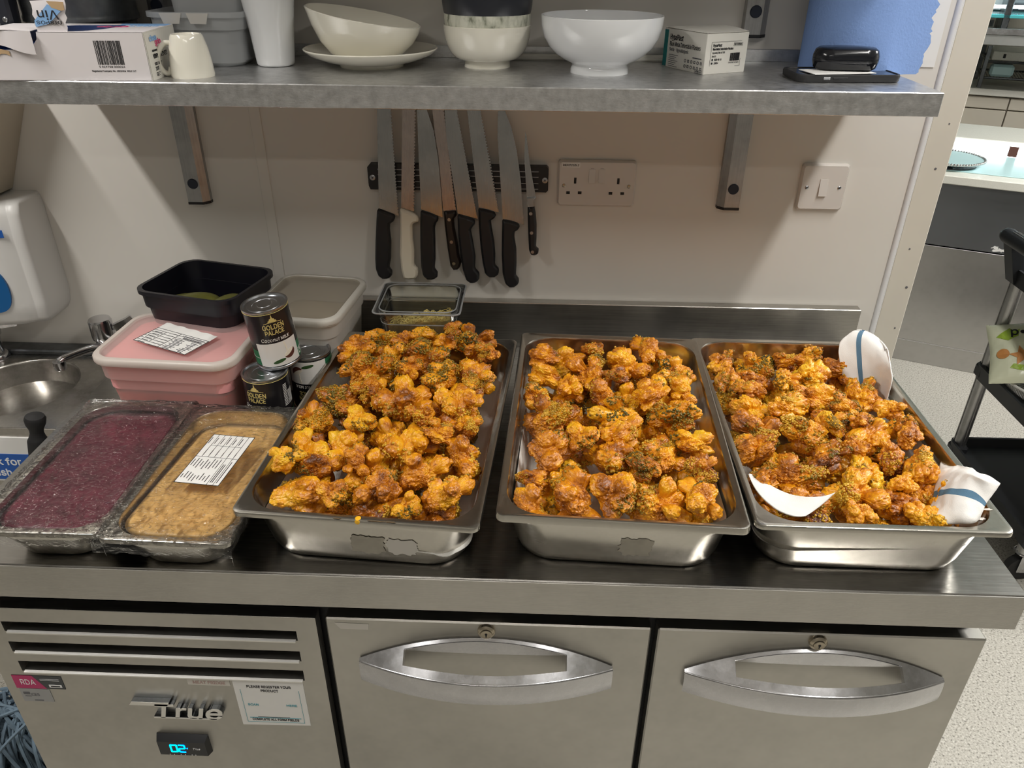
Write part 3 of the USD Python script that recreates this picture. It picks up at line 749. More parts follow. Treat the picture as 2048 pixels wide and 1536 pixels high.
lining(0, lambda a: .034 + .030 * (np.cos(a - .5) > .93) + .020 * (np.cos(a + 2.1) > .95), 2, towel_plain, 'white cloth lining under the fritters in the left pan', 'cloth_lining')
lining(1, lambda a: .036 + .026 * (np.cos(a + .85) > .9) + .028 * (np.cos(a + 2.4) > .93), 5, towel_plain, 'white cloth lining under the fritters in the middle pan', 'cloth_lining')

# ------------------------------------------------------------------ striped tea towel in the right pan
TW = {
    'back': [[(0.2171, -0.245, 0.9115), (0.228, -0.285, 0.9), (0.2394, -0.32, 0.897), (0.2429, -0.345, 0.9135)], [(0.2027, -0.24, 0.9597), (0.221, -0.265, 0.9491), (0.2408, -0.295, 0.9572), (0.2455, -0.335, 0.9808)], [(0.1945, -0.225, 0.9916), (0.2156, -0.23, 1.0027), (0.2408, -0.262, 1.0073), (0.2476, -0.322, 0.9991)], [(0.2072, -0.21, 1.008), (0.2284, -0.205, 1.0189), (0.2521, -0.225, 1.0168), (0.2541, -0.285, 1.0132)], [(0.2195, -0.206, 1.0143), (0.2347, -0.203, 1.0211), (0.2536, -0.216, 1.0172), (0.255, -0.268, 1.0157)]],
    'right': [[(0.1689, -0.6608, 0.962), (0.1935, -0.6605, 0.966), (0.2161, -0.6626, 0.972), (0.2373, -0.6542, 0.974)], [(0.1995, -0.6107, 0.957), (0.2041, -0.6388, 0.985), (0.2158, -0.6585, 0.99), (0.2338, -0.6596, 0.985)], [(0.2323, -0.5538, 0.957), (0.2212, -0.6035, 0.992), (0.2291, -0.6267, 1.006), (0.2449, -0.6473, 0.995)], [(0.2518, -0.5185, 0.958), (0.2454, -0.5696, 0.985), (0.2341, -0.6178, 1.014), (0.2574, -0.6355, 1.004)], [(0.2636, -0.5028, 0.956), (0.2602, -0.5544, 0.982), (0.2498, -0.6052, 1.01), (0.271, -0.6212, 1.004)]],
    'left': [[(-0.0415, -0.5782, 0.9765), (-0.035, -0.6307, 0.9765), (-0.0147, -0.6605, 0.9765), (0.0121, -0.6652, 0.9765)], [(-0.0382, -0.5748, 0.974), (-0.0221, -0.6188, 0.976), (0.002, -0.6489, 0.98), (0.0344, -0.6496, 0.981)], [(-0.0309, -0.5608, 0.962), (-0.0094, -0.5998, 0.97), (0.0152, -0.6344, 0.983), (0.0581, -0.6294, 0.988)]],
}


def patch(ctrl, n=40):
    """smooth surface through a grid of points (rows x columns)"""
    C_ = np.array(ctrl, float)
    from scipy.interpolate import RectBivariateSpline
    a = np.linspace(0, 1, C_.shape[0]); b = np.linspace(0, 1, C_.shape[1])
    ka, kb = min(3, len(a) - 1), min(3, len(b) - 1); s = np.linspace(0, 1, n)
    return np.stack([RectBivariateSpline(a, b, C_[..., k], kx=ka, ky=kb)(s, s) for k in range(3)], -1)


def towelpatch(ctrl, seed, amp=.003, uvf=None):
    Pq = patch(ctrl)
    nz = meshkit.fbm(Pq * [38, 38, 38], 3, seed) - .5
    du = np.gradient(Pq, axis=0); dv = np.gradient(Pq, axis=1); N = np.cross(du, dv); N /= np.linalg.norm(N, axis=2)[..., None] + 1e-9
    Pq = Pq + N * (nz * amp * 2)[..., None]
    return sheet(Pq, .0016), Pq


t = thing('tea_towel', 'white tea towel with a blue stripe, poking over the rim of the right pan', 'towel', (PANS[2][0], PANS[2][1], ZC + .004))
s_ = np.linspace(0, 1, 40); VV, UU = np.meshgrid(s_, s_, indexing='ij')
two = lambda a: np.concatenate([a.ravel(), a.ravel()])
m, _ = towelpatch(TW['back'], 3); part(t, 'raised_corner', m, towel_mat, smooth=True, world=True, uv=np.c_[two(UU * .9 + .10 + .04 * VV), two(VV)])
m, _ = towelpatch(TW['right'], 6, .004); part(t, 'folded_corner', m, towel_mat, smooth=True, world=True, uv=np.c_[two(VV * 1.0 + .16 - .08 * UU), two(UU)])
m, _ = towelpatch(TW['left'], 9, .002); part(t, 'front_flap', m, towel_mat, smooth=True, world=True, uv=np.c_[two(VV * .3), two(UU)])
L = []
base = rloop(.1625, .265, .05, 0, 12); ang = np.arctan2(base[:, 1] / 1.5, base[:, 0])
nz = meshkit.fbm(np.c_[np.cos(ang) * 5 + 9, np.sin(ang) * 5, ang * 0], 3, 4)
for ins, z in [(.060, .0015), (.038, .0022), (.0305, .007), (.0260, .022), (.0210, .045), (.0170, .060)]:
    p = rloop(.1625 - ins, .265 - ins, .045, z, 12)
    if z > .03:
        p[:, 2] = .03 + (z - .03) / .03 * (.006 + .050 * np.clip(np.cos(ang) * 1.5 - .45, 0, 1) + .016 * (nz - .5))
    L.append(p + [PANS[2][0], PANS[2][1], ZC + .002])
part(t, 'lining', [loft(L, True, False), loft([l - [0, 0, .0007] for l in L], True, False)], towel_plain, smooth=60, world=True)

# ================================================================== fritters
def far_root(d, c, r):
    b = d @ c.T; q = b * b - (np.sum(c * c, 1) - r * r)
    return np.where(q > 0, b + np.sqrt(np.maximum(q, 0)), 0).max(1)


ICO = trimesh.creation.icosphere(6, 1.0)
DIRS = np.array(ICO.vertices); DIRS /= np.linalg.norm(DIRS, axis=1)[:, None]


def rand_dirs(r, n):
    v = r.normal(size=(n, 3)); return v / np.linalg.norm(v, axis=1)[:, None]


def roots(c, r):
    return np.concatenate([far_root(d, c, r) for d in np.array_split(DIRS, 24)])


def make_fritter(seed, size, style):
    """a lump of fried batter; style 0 smooth and knobbly, 1 craggy, 2 chickpea-like beads. Returns batter, floret crumbs"""
    r = np.random.RandomState(seed)
    n = [8, 10, 10][style]
    c = rand_dirs(r, n) * r.uniform(.42, .86, (n, 1)); rr = r.uniform(.24, .40, n)
    c = np.vstack([c, rand_dirs(r, 3) * .22]); rr = np.append(rr, [.44, .40, .46])
    rad = roots(c, rr)
    V0 = DIRS * rad[:, None]
    rad = rad + (meshkit.fbm(V0 * 3.2 + seed, 3, seed) - .5) * .30
    pts = lambda k: DIRS[k] * rad[k][:, None]
    # knobs sitting on the lumps, then small beads, then crumbs
    for nk, (a, b), (s0, s1) in ([(70, (.06, .13), (.35, .75)), (260, (.028, .060), (.25, .7)), (300, (.014, .028), (.0, .6))],
                                 [(60, (.05, .11), (.35, .8)), (420, (.024, .055), (.1, .7)), (520, (.012, .026), (-.2, .5))],
                                 [(95, (.10, .17), (.15, .6)), (120, (.03, .07), (.2, .7)), (200, (.014, .026), (.0, .6))])[style]:
        k = r.randint(0, len(DIRS), nk); kr = r.uniform(a, b, nk)
        rad = np.maximum(rad, roots(DIRS[k] * (rad[k] - kr * r.uniform(s0, s1, nk))[:, None], kr))
    V = DIRS * rad[:, None]
    V = V + DIRS * ((meshkit.fbm(V * 7 + seed, 3, seed) - .5) * .10)[:, None]
    rid = 1 - abs(2 * meshkit.fbm(V * 13 + seed * 3, 3, seed + 7) - 1)
    V = V + DIRS * ((rid ** 2 - .5) * [.040, .075, .025][style])[:, None]
    m = trimesh.Trimesh(V * np.array(size), ICO.faces, process=False)
    trimesh.smoothing.filter_taubin(m, iterations=1)
    # floret crumbs: tiny beads crowded on one or two ragged patches of the surface
    fl = []
    B0 = trimesh.creation.icosphere(1, 1.0)
    nz_ = meshkit.fbm(DIRS * 3 + seed * 2, 3, seed + 3)
    for k in range([1, 2, 1][style]):
        ctr = rand_dirs(r, 1)[0]; ctr[2] = abs(ctr[2]) * .8 + .1; ctr /= np.linalg.norm(ctr)
        near = np.where(DIRS @ ctr + 1.4 * (nz_ - .5) > r.uniform(.66, .84))[0]
        pick = r.choice(near, min(len(near), [130, 260, 150][style]), replace=False)
        for q in pick:
            b = B0.copy()
            b.vertices = b.vertices * r.uniform(.0009, .0022) * (1 + .5 * (r.rand(len(b.vertices), 1) - .5)) + m.vertices[q] * r.uniform(.985, 1.06)
            fl.append(b)
    return m, trimesh.util.concatenate(fl)


VAR = []
rs = np.random.RandomState(11)
for k in range(15):
    style = [0, 0, 1, 0, 1, 2, 0, 1, 2, 0, 1, 0, 2, 1, 2][k]
    size = (rs.uniform(.043, .056), rs.uniform(.037, .048), rs.uniform(.031, .039))
    if style == 2:
        size = tuple(.86 * a for a in size)
    VAR.append((*make_fritter(100 + k, size, style), style))

CELL = .004


def rast(V):
    """bottom and top height maps of a point cloud on the CELL grid, about its origin"""
    h = 21
    ij = np.round(V[:, :2] / CELL).astype(int) + h
    ok = (ij >= 0).all(1) & (ij <= 2 * h).all(1); ij, z = ij[ok], V[ok, 2]
    lo = np.full((2 * h + 1,) * 2, np.inf); hi = np.full((2 * h + 1,) * 2, -np.inf)
    np.minimum.at(lo, (ij[:, 0], ij[:, 1]), z); np.maximum.at(hi, (ij[:, 0], ij[:, 1]), z)
    return lo, hi, h


FIRST = {}
PANWORD = ['heaped left pan', 'middle pan', 'cloth-lined right pan']
STYLE = ['knobbly golden', 'craggy golden-brown', 'beaded orange']
ROWW, COLW = ('front', 'middle', 'back'), ('left', 'centre', 'right')


def place_fritter(k, xyz, rot, s, label, group):
    t = thing('fritter', label, 'fritter', xyz, group=group, rot=rot, scale=(s, s, s))
    if k not in FIRST:
        FIRST[k] = t
        part(t, 'batter', VAR[k][0], batter, smooth=True)
        part(t, 'floret_crumbs', VAR[k][1], floret_mat, smooth=True, label='dark green broccoli crumbs')
    else:
        t.GetReferences().AddInternalReference(FIRST[k].GetPath()); t.SetInstanceable(True)


def rotmat(rot):
    ax, ay, az = np.radians(rot)
    X = np.array([[1, 0, 0], [0, math.cos(ax), -math.sin(ax)], [0, math.sin(ax), math.cos(ax)]])
    Y = np.array([[math.cos(ay), 0, math.sin(ay)], [0, 1, 0], [-math.sin(ay), 0, math.cos(ay)]])
    Z = np.array([[math.cos(az), -math.sin(az), 0], [math.sin(az), math.cos(az), 0], [0, 0, 1]])
    return Z @ Y @ X


def fill_pan(i, limit, seed, styles, floor_z, smax, nmax):
    """drops fritters one by one onto the growing pile, each into the lowest of some random spots, until the pile reaches limit(x, y)"""
    r = np.random.RandomState(seed); px, py, rt = PANS[i]
    nx, ny = int(.36 / CELL), int(.56 / CELL)
    gx, gy = np.meshgrid(np.arange(nx) * CELL - .18, np.arange(ny) * CELL - .28, indexing='ij')
    qx, qy = np.maximum(abs(gx) - .1025, 0), np.maximum(abs(gy) - .205, 0)
    inset = np.where((qx > 0) & (qy > 0), .060 - np.hypot(qx, qy), np.minimum(.1625 - abs(gx), .265 - abs(gy)))
    Hm = np.interp(inset, [.0125, .0170, .0260, .0315, .0385], [9, HP - .022, .020, .007, floor_z]); fails = n = 0
    ks = [k for k in range(len(VAR)) if VAR[k][2] in styles]
    while fails < 52 and n < nmax:
        k = ks[r.randint(len(ks))]
        rot = (r.uniform(-28, 28) + (180 if r.rand() < .15 else 0), r.uniform(-28, 28), r.uniform(0, 360)); s = r.uniform(.80, smax) * (1 - .36 * min(1, fails / 40))
        W = VAR[k][0].vertices[::4] @ rotmat(rot).T * s
        lo, hi, h = rast(W); m = np.isfinite(lo); ext_ = np.abs(W)
        rx, ry = np.percentile(ext_[:, 0], 99), np.percentile(ext_[:, 1], 99)
        best = None
        for _ in range(52):
            x = r.uniform(-.152 + rx * .8, .152 - rx * .8); y = r.uniform(-.254 + ry * .8, .254 - ry * .8)
            ci, cj = int(round((x + .18) / CELL)), int(round((y + .28) / CELL))
            a0, b0 = ci - h, cj - h
            i0, i1, j0, j1 = max(0, a0), min(nx, ci + h + 1), max(0, b0), min(ny, cj + h + 1)
            sub = Hm[i0:i1, j0:j1]; l = lo[i0 - a0:i1 - a0, j0 - b0:j1 - b0]; mm = np.isfinite(l)
            z = np.max(np.where(mm, sub - l, -9))
            over = z + np.percentile(hi[m], 95) - limit(x, y)
            if best is None or z - limit(x, y) < best[0]:
                best = (z - limit(x, y), x, y, z, over, (i0, i1, j0, j1, a0, b0))
        if best is None or best[4] > .008:
            fails += 1; continue
        _, x, y, z, over, (i0, i1, j0, j1, a0, b0) = best
        z -= .0060     # bites into its neighbours a little, as soft batter does
        hs = hi[i0 - a0:i1 - a0, j0 - b0:j1 - b0]
        Hm[i0:i1, j0:j1] = np.maximum(Hm[i0:i1, j0:j1], np.where(np.isfinite(hs), hs + z, -9))
        c, sn = math.cos(rt), math.sin(rt)
        zr = 0 if y < -.09 else 1 if y < .08 else 2; zc = 0 if x < -.05 else 1 if x < .05 else 2
        buried = z + np.percentile(hi[m], 95) < limit(x, y) - .040
        lab = f"{STYLE[VAR[k][2]]} fritter {'low down' if buried else 'on top'} at the {ROWW[zr]} {COLW[zc]} of the {PANWORD[i]}"
        grp = lab.replace('fritter', 'fritters')
        place_fritter(k, (px + c * x - sn * y, py + sn * x + c * y, ZC + z), (rot[0], rot[1], rot[2] + math.degrees(rt)), s, lab, grp)
        n += 1; fails = 0
    return n


dome = lambda x, y, c, e: c - e * ((x / .15) ** 4 * .25 + (max(-y, 0) / .25) ** 4 * .7 + (max(y, 0) / .25) ** 6 * .5)
N1 = fill_pan(0, lambda x, y: dome(x, y, HP + .040 + .045 * (y + .1), .036), 1, (0, 1), .006, 1.10, 130)
N2 = fill_pan(1, lambda x, y: dome(x, y, HP + .022 + .030 * y, .026), 2, (0, 1), .006, 1.10, 120)
N3 = fill_pan(2, lambda x, y: dome(x * .8, y, HP + .010, .014), 3, (2, 2, 1), .010, 1.08, 120)
print('fritters', N1, N2, N3)

# ================================================================== small pans under cling film
def mound(hx, hy, r, z0, zf, n=10, k=14, base=.002):
    """a filling whose top follows zf(x, y), with upright sides down to z0"""
    L = [rloop(hx - base, hy - base, r * .9, z0, n)]
    for q in np.linspace(1, .03, k):
        p = rloop(hx, hy, r, 0, n); p[:, :2] *= q
        p[:, 2] = zf(p[:, 0], p[:, 1]); L.append(p)
    return loft(L)


def cling_film(t, hx, hy, H, seed, dip):
    nu, nv = 170, 250
    u = np.linspace(-1, 1, nu); v = np.linspace(-1, 1, nv)
    X, Y = np.meshgrid(u * (hx + .012), v * (hy + .024), indexing='ij')
    dx = np.maximum(abs(X) - hx - .0012, 0); dy = np.maximum(abs(Y) - hy - .0012, 0)
    Xf = np.clip(X, -hx - .0022, hx + .0022); Yf = np.clip(Y, -hy - .0022, hy + .0022)
    inn = np.clip(np.minimum((hx - .012 - abs(X)) / .03, (hy - .012 - abs(Y)) / .03), 0, 1)
    q = np.stack([X + .35 * Y, Y - .2 * X, X * 0], -1)
    rid = 1 - abs(2 * meshkit.fbm(q * [34, 85, 1] + seed, 3, seed) - 1)
    rid2 = 1 - abs(2 * meshkit.fbm(np.stack([X, Y, X * 0], -1) * [26, 26, 1] + seed * 5, 4, seed + 3) - 1)
    edge = np.clip((dx + dy) / .01, 0, 1)
    front = np.clip(-(Y + hy * .55) / (hy * .45), 0, 1)
    Z = H + .0022 - dip * inn * (.6 + .8 * meshkit.fbm(q * 9, 2, seed)) + (rid ** 7) * (.0016 + .0018 * front) + (rid2 ** 7) * .0028 * (.5 + front) - dx * 1.3 - dy * 1.05
    Z = np.maximum(Z, np.where(inn > 0, -9, H + .0009) - 9 * (dx + dy > 0))
    Xf = Xf + np.sign(X) * edge * .002 * meshkit.fbm(q * 60, 2, 3) * (dx > 0); Yf = Yf + np.sign(Y) * edge * (.006 * meshkit.fbm(np.stack([X, Y, Z], -1) * 45, 2, 5)) * (dy > 0)
    du = np.stack([Xf, Yf, Z], -1)
    ix = np.arange(nu * nv).reshape(nu, nv)
    a, b, c, d = ix[:-1, :-1].ravel(), ix[1:, :-1].ravel(), ix[1:, 1:].ravel(), ix[:-1, 1:].ravel()
    return trimesh.Trimesh(du.reshape(-1, 3), np.vstack([np.c_[a, b, c], np.c_[a, c, d]]), process=False), (lambda x, y: float(Z[np.abs(u * (hx + .012) - x).argmin(), np.abs(v * (hy + .024) - y).argmin()]))


def form(w, h, t0=.0004):
    """printed food label: frame, ruled boxes and rows of small print, origin at its lower left"""
    k = []
    lw = .0008
    k += [flat(0, w, 0, lw, t0), flat(0, w, h - lw, h, t0), flat(0, lw, 0, h, t0), flat(w - lw, w, 0, h, t0)]
    k += [flat(0, w, h * .52, h * .52 + lw * .8, t0), flat(w * .14, w * .86, h * .76, h * .76 + lw * .7, t0), flat(w * .72, w * .72 + lw * .7, 0, h * .52, t0), flat(w * .86, w * .86 + lw * .7, 0, h, t0)]
    for q in range(6):
        k.append(flat(w * (.14 + .144 * q), w * (.14 + .144 * q) + lw * .7, h * .52, h, t0))
    r = np.random.RandomState(4)
    for q in range(9):
        x = w * (.05 + .073 * q)
        for y0, y1 in ((.28, .50), (.04, .22)):
            k.append(flat(x, x + .0011, h * (y0 + .06 * r.rand()), h * (y1 - .07 * r.rand()), t0))
    for q in range(6):
        x = w * (.035 + .144 * q); k.append(flat(x, x + .0011, h * .80, h * (.90 + .06 * r.rand()), t0))
        k.append(flat(x + .10 * w, x + .10 * w + .0011, h * .56, h * (.62 + .08 * r.rand()), t0))
    for x in (.76, .80, .90):
        k.append(flat(w * x, w * x + .0011, h * .05, h * (.4 if x < .85 else .46), t0))
    return k


H3 = .065
pa = gn_pan('shallow steel pan of dark purple filling under cling film, leftmost on the worktop', -.9890, -.5440, .010, .0885, .1625, H3, 'filmed pans', cr=.042)
pb = gn_pan('shallow steel pan of beige filling under cling film with a food label', -.8105, -.5530, -.022, .0885, .1625, H3, 'filmed pans', cr=.042)
for (t0, lab, nm, mt, lev, sl) in ((pa, 'dark purple beetroot-coloured filling in the leftmost pan', 'purple_filling', filling_purple, .054, .0), (pb, 'smooth beige filling in the labelled pan', 'beige_filling', filling_beige, .049, -.022)):
    o = ORIGIN[t0.GetPath().pathString]; rt = t0.GetAttribute('xformOp:rotateXYZ').Get()
    t = thing(nm, lab, 'filling', (o[0], o[1], o[2] + .003), rt[2])
    setdata(t, kind='stuff')
    part(t, 'filling', mound(.0885 - .0165, .1625 - .0165, .036, .002, lambda x, y: lev - .003 + sl * (y / .15) * .4 + .004 * (meshkit.fbm(np.stack([x * 14, y * 9, x * 0 + lev], -1), 3, 3) - .5), base=.021), mt, smooth=True)
for (t0, lab, seed, dip) in ((pa, 'wrinkled cling film over the purple filling', 3, .006), (pb, 'wrinkled cling film over the beige filling', 8, .0035)):
    o = ORIGIN[t0.GetPath().pathString]; rt = t0.GetAttribute('xformOp:rotateXYZ').Get()
    t = thing('cling_film', lab, 'cling film', (o[0], o[1], o[2]), rt[2])
    fm, zf = cling_film(t, .0885, .1625, H3, seed, dip)
    part(t, 'film', fm, cling, smooth=True)
    if t0 == pb:
        LB = np.array([(-.850, -.595), (-.834, -.474)]); up = np.array([.016, .121, 0])
        lt = thing('food_label', 'white printed food label stuck on the film over the beige filling', 'label', (-.848, -.596, ZC + H3 + .0030))
        part(lt, 'paper', frame(flat(0, .067, 0, .122, .0003), (0, 0, 0), (.99, -.10, 0), up), paper_white, smooth=False)
        part(lt.GetChild('paper'), 'print', frame(trimesh.util.concatenate(form(.067, .122, .0005)), (0, 0, 0), (.99, -.10, 0), up), ink, smooth=False)

# ================================================================== plastic tubs
def tub_shell(hx, hy, r, h, taper, t=.0014, rim=.004, band=None):
    L = [rloop(hx - taper - .006, hy - taper - .006, r, 0), rloop(hx - taper, hy - taper, r, .006)]
    if band:
        zb = h - band; k = zb / h
        L += [rloop(hx - taper * (1 - k) - .003, hy - taper * (1 - k) - .003, r, zb - .001), rloop(hx - taper * (1 - k) * .4, hy - taper * (1 - k) * .4, r, zb + .001)]
    L += [rloop(hx, hy, r, h - .008), rloop(hx + rim, hy + rim, r, h - .0075), rloop(hx + rim, hy + rim, r, h), rloop(hx - t, hy - t, r, h)]
    L += [rloop(hx - taper - t, hy - taper - t, r, .006 + t), rloop(hx - taper - .006, hy - taper - .006, r, t)]
    return loft(L)


def tub_lid(hx, hy, r, z):
    return loft([rloop(hx + .0035, hy + .0035, r, z - .008), rloop(hx + .006, hy + .006, r, z - .006), rloop(hx + .006, hy + .006, r, z + .002), rloop(hx + .003, hy + .003, r, z + .0045), rloop(hx - .003, hy - .003, r, z + .0045),
                 rloop(hx - .0065, hy - .0065, r * .85, z + .001), rloop(hx - .012, hy - .012, r * .8, z + .0002), rloop(hx - .016, hy - .016, r * .75, z + .0016), rloop(.03, .02, .01, z + .0018)], False, True)


t = thing('food_tub', 'lidded translucent tub of pink pickle with a paper label on top', 'tub', (-.9530, -.2790, ZC), -3)
HT = .131
part(t, 'tub_body', tub_shell(.117, .087, .032, HT, .013, band=.038), milky_pink, smooth=40)
part(t, 'lid', tub_lid(.117, .087, .034, HT), milky_lid, smooth=40)
part(t.GetChild('lid'), 'lid_rim', loft([rloop(.123, .093, .037, HT - .008), rloop(.1245, .0945, .038, HT - .004), rloop(.1242, .0942, .038, HT + .002), rloop(.121, .091, .036, HT + .0052), rloop(.1145, .0845, .032, HT + .0052), rloop(.112, .082, .030, HT + .002)], False, False), milky_rim, smooth=50)
t2 = thing('pickle', 'pink pickle in brine inside the labelled tub', 'pickle', (-.9530, -.2790, ZC + .002), -3); setdata(t2, kind='stuff')
part(t2, 'brine', mound(.1100, .0800, .026, .0700, lambda x, y: HT - .010 + 0 * x), pink_mass, smooth=30)
part(t2, 'slices', mound(.1065, .0765, .026, .0012, lambda x, y: .062 + .014 * (meshkit.fbm(np.stack([x * 16, y * 16, x * 0], -1), 3, 8) - .5), base=.0085), red_mass, smooth=True)
lt = thing('food_label', 'crumpled white food label on the lid of the pink tub', 'label', (-1.028, -.300, ZC + HT + .0060))
right = np.array([.130, -.058, 0]); upv = np.cross([0, 0, 1], right)
g = np.array([[(a * .120, b * .074, .0012 + .0045 * max(0, b - .7) * (math.sin(a * 25) * .6 + .8)) for b in np.linspace(0, 1, 24)] for a in np.linspace(0, 1, 40)])
part(lt, 'paper', frame(sheet(g, .0003), (0, 0, 0), right, upv), paper_white, smooth=60)
part(lt.GetChild('paper'), 'print', moved(frame(trimesh.util.concatenate([frame(m, (.120, 0, 0), (0, 1, 0), (-1, 0, 0)) for m in form(.054, .120, .0006)]), (0, 0, .0012), right, upv)), ink, smooth=False)

t = thing('food_tub', 'lidded translucent tub of beige filling standing behind the coconut milk cans', 'tub', (-.7640, -.1480, ZC), -6)
part(t, 'tub_body', tub_shell(.080, .096, .028, .155, .010, band=.036), milky_white, smooth=40)
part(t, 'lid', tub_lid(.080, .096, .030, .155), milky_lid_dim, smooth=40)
part(t.GetChild('lid'), 'lid_rim', loft([rloop(.086, .102, .033, .147), rloop(.0875, .1035, .034, .151), rloop(.0872, .1032, .034, .157), rloop(.084, .100, .032, .1602), rloop(.0775, .0935, .028, .1602), rloop(.075, .091, .026, .157)], False, False), milky_rim, smooth=50)
t2 = thing('beige_paste', 'beige paste inside the tub behind the cans', 'paste', (-.7640, -.1480, ZC + .002), -6); setdata(t2, kind='stuff')
part(t2, 'paste', mound(.068, .084, .024, .0012, lambda x, y: .108 + .01 * (meshkit.fbm(np.stack([x * 16, y * 16, x * 0], -1), 3, 8) - .5)), beige_mass, smooth=True)

t = thing('black_tub', 'open black plastic tub holding green mangoes, against the wall', 'tub', (-.9480, -.1520, ZC), -14)
part(t, 'tub_body', tub_shell(.0960, .0790, .030, .190, .016, .002, .004, .034), tub_black, smooth=40)
for k, (x, y, z, a, lab) in enumerate(((-.008, -.026, .1410, 10, 'green mango in the black tub, middle of the three'), (.052, -.024, .1410, 70, 'green mango at the right of the black tub'), (-.050, -.022, .130, 40, 'green mango mostly hidden at the left of the black tub'))):
    c, sn = math.cos(math.radians(-14)), math.sin(math.radians(-14))
    m = ball((0, 0, 0), .034, 4, (1.28, .95, .9)); m.vertices[:, 2] += .12 * m.vertices[:, 0] ** 2 / .034
    mt_ = thing('mango', lab, 'mango', (-.9480 + c * x - sn * y, -.1520 + sn * x + c * y, ZC + z), a)
    part(mt_, 'flesh', m, mango_green, smooth=True)
    part(mt_, 'stalk', tube([(.042, 0, .006), (.047, 0, .008)], .0022, 8), coconut_brown)
bs = thing('mango', 'green mango lying at the bottom of the black tub', 'mango', (-.9480, -.1520, ZC + .040), 0)
part(bs, 'flesh', ball((0, 0, 0), .036, 3, (1.4, 1.1, .9)), mango_green, smooth=True)
part(bs, 'stalk', tube([(.048, 0, .0), (.053, 0, .001)], .0022, 8), coconut_brown)

# clear jar of grated ginger
t = thing('clear_container', 'clear plastic container of grated ginger standing by the upstand', 'container', (-.5580, -.1250, ZC), 0)
hx, hy, H, r = .0795, .0720, .150, .022
w = .0022
part(t, 'container_body', loft([rloop(hx - .021, hy - .021, r, 0), rloop(hx - .017, hy - .017, r, .005), rloop(hx - .010, hy - .010, r, H - .026), rloop(hx - .008, hy - .008, r, H - .022), rloop(hx - .008, hy - .008, r, H - .004), rloop(hx, hy, .012, H - .003), rloop(hx, hy, .012, H),
                                rloop(hx - .008 - w, hy - .008 - w, r, H), rloop(hx - .008 - w, hy - .008 - w, r, H - .022), rloop(hx - .010 - w, hy - .010 - w, r, H - .026), rloop(hx - .017 - w, hy - .017 - w, r, .005 + w), rloop(hx - .022, hy - .022, r, w)]), clear_plastic, smooth=40)
part(t, 'rim', [tube(np.vstack([rloop(hx, hy, .012, H - .001), ]), .0017, 8, True), tube(rloop(hx - .0085, hy - .0085, r, H), .0012, 8, True), tube(rloop(hx - .010, hy - .010, r, H - .027), .0010, 6, True)], milky_grey, smooth=60)
t2 = thing('grated_ginger', 'pale grated ginger in the clear container', 'ginger', (-.5580, -.1250, ZC + .003)); setdata(t2, kind='stuff')
rg = np.random.RandomState(5); bits = []
gz = lambda x, y: .104 + .02 * (x / .06) * .4 - .012 * (y / .05) + .014 * (meshkit.fbm(np.stack([np.asarray(x) * 40, np.asarray(y) * 40, np.asarray(x) * 0], -1), 3, 6) - .5)
part(t2, 'heap', mound(.058, .051, .018, .001, gz, 10, 24), ginger, smooth=40)
for k in range(420):
    x, y = rg.uniform(-.055, .055), rg.uniform(-.048, .048); a = rg.uniform(0, 6.28); l = rg.uniform(.003, .008); z = float(gz(x, y))
    bits.append(tube(smoothpath([(x, y, z), (x + l * math.cos(a), y + l * math.sin(a), z + rg.uniform(.001, .004)), (x + 1.8 * l * math.cos(a + .5), y + 1.8 * l * math.sin(a + .5), z)], 3), rg.uniform(.0007, .0014), 5))
part(t2, 'shreds', bits, ginger, smooth=60)

# ================================================================== coconut milk cans
def wrap(m, R, z0=0., phi0=0., maxe=.006):
    """bends a flat mesh (x along the wall, y up) round a cylinder of radius R whose front faces -y"""
    v, fc = trimesh.remesh.subdivide_to_size(m.vertices, m.faces, maxe)
    ph = v[:, 0] / R + phi0; rr = R + v[:, 2]
    return trimesh.Trimesh(np.c_[rr * np.sin(ph), -rr * np.cos(ph), v[:, 1] + z0], fc, process=False)


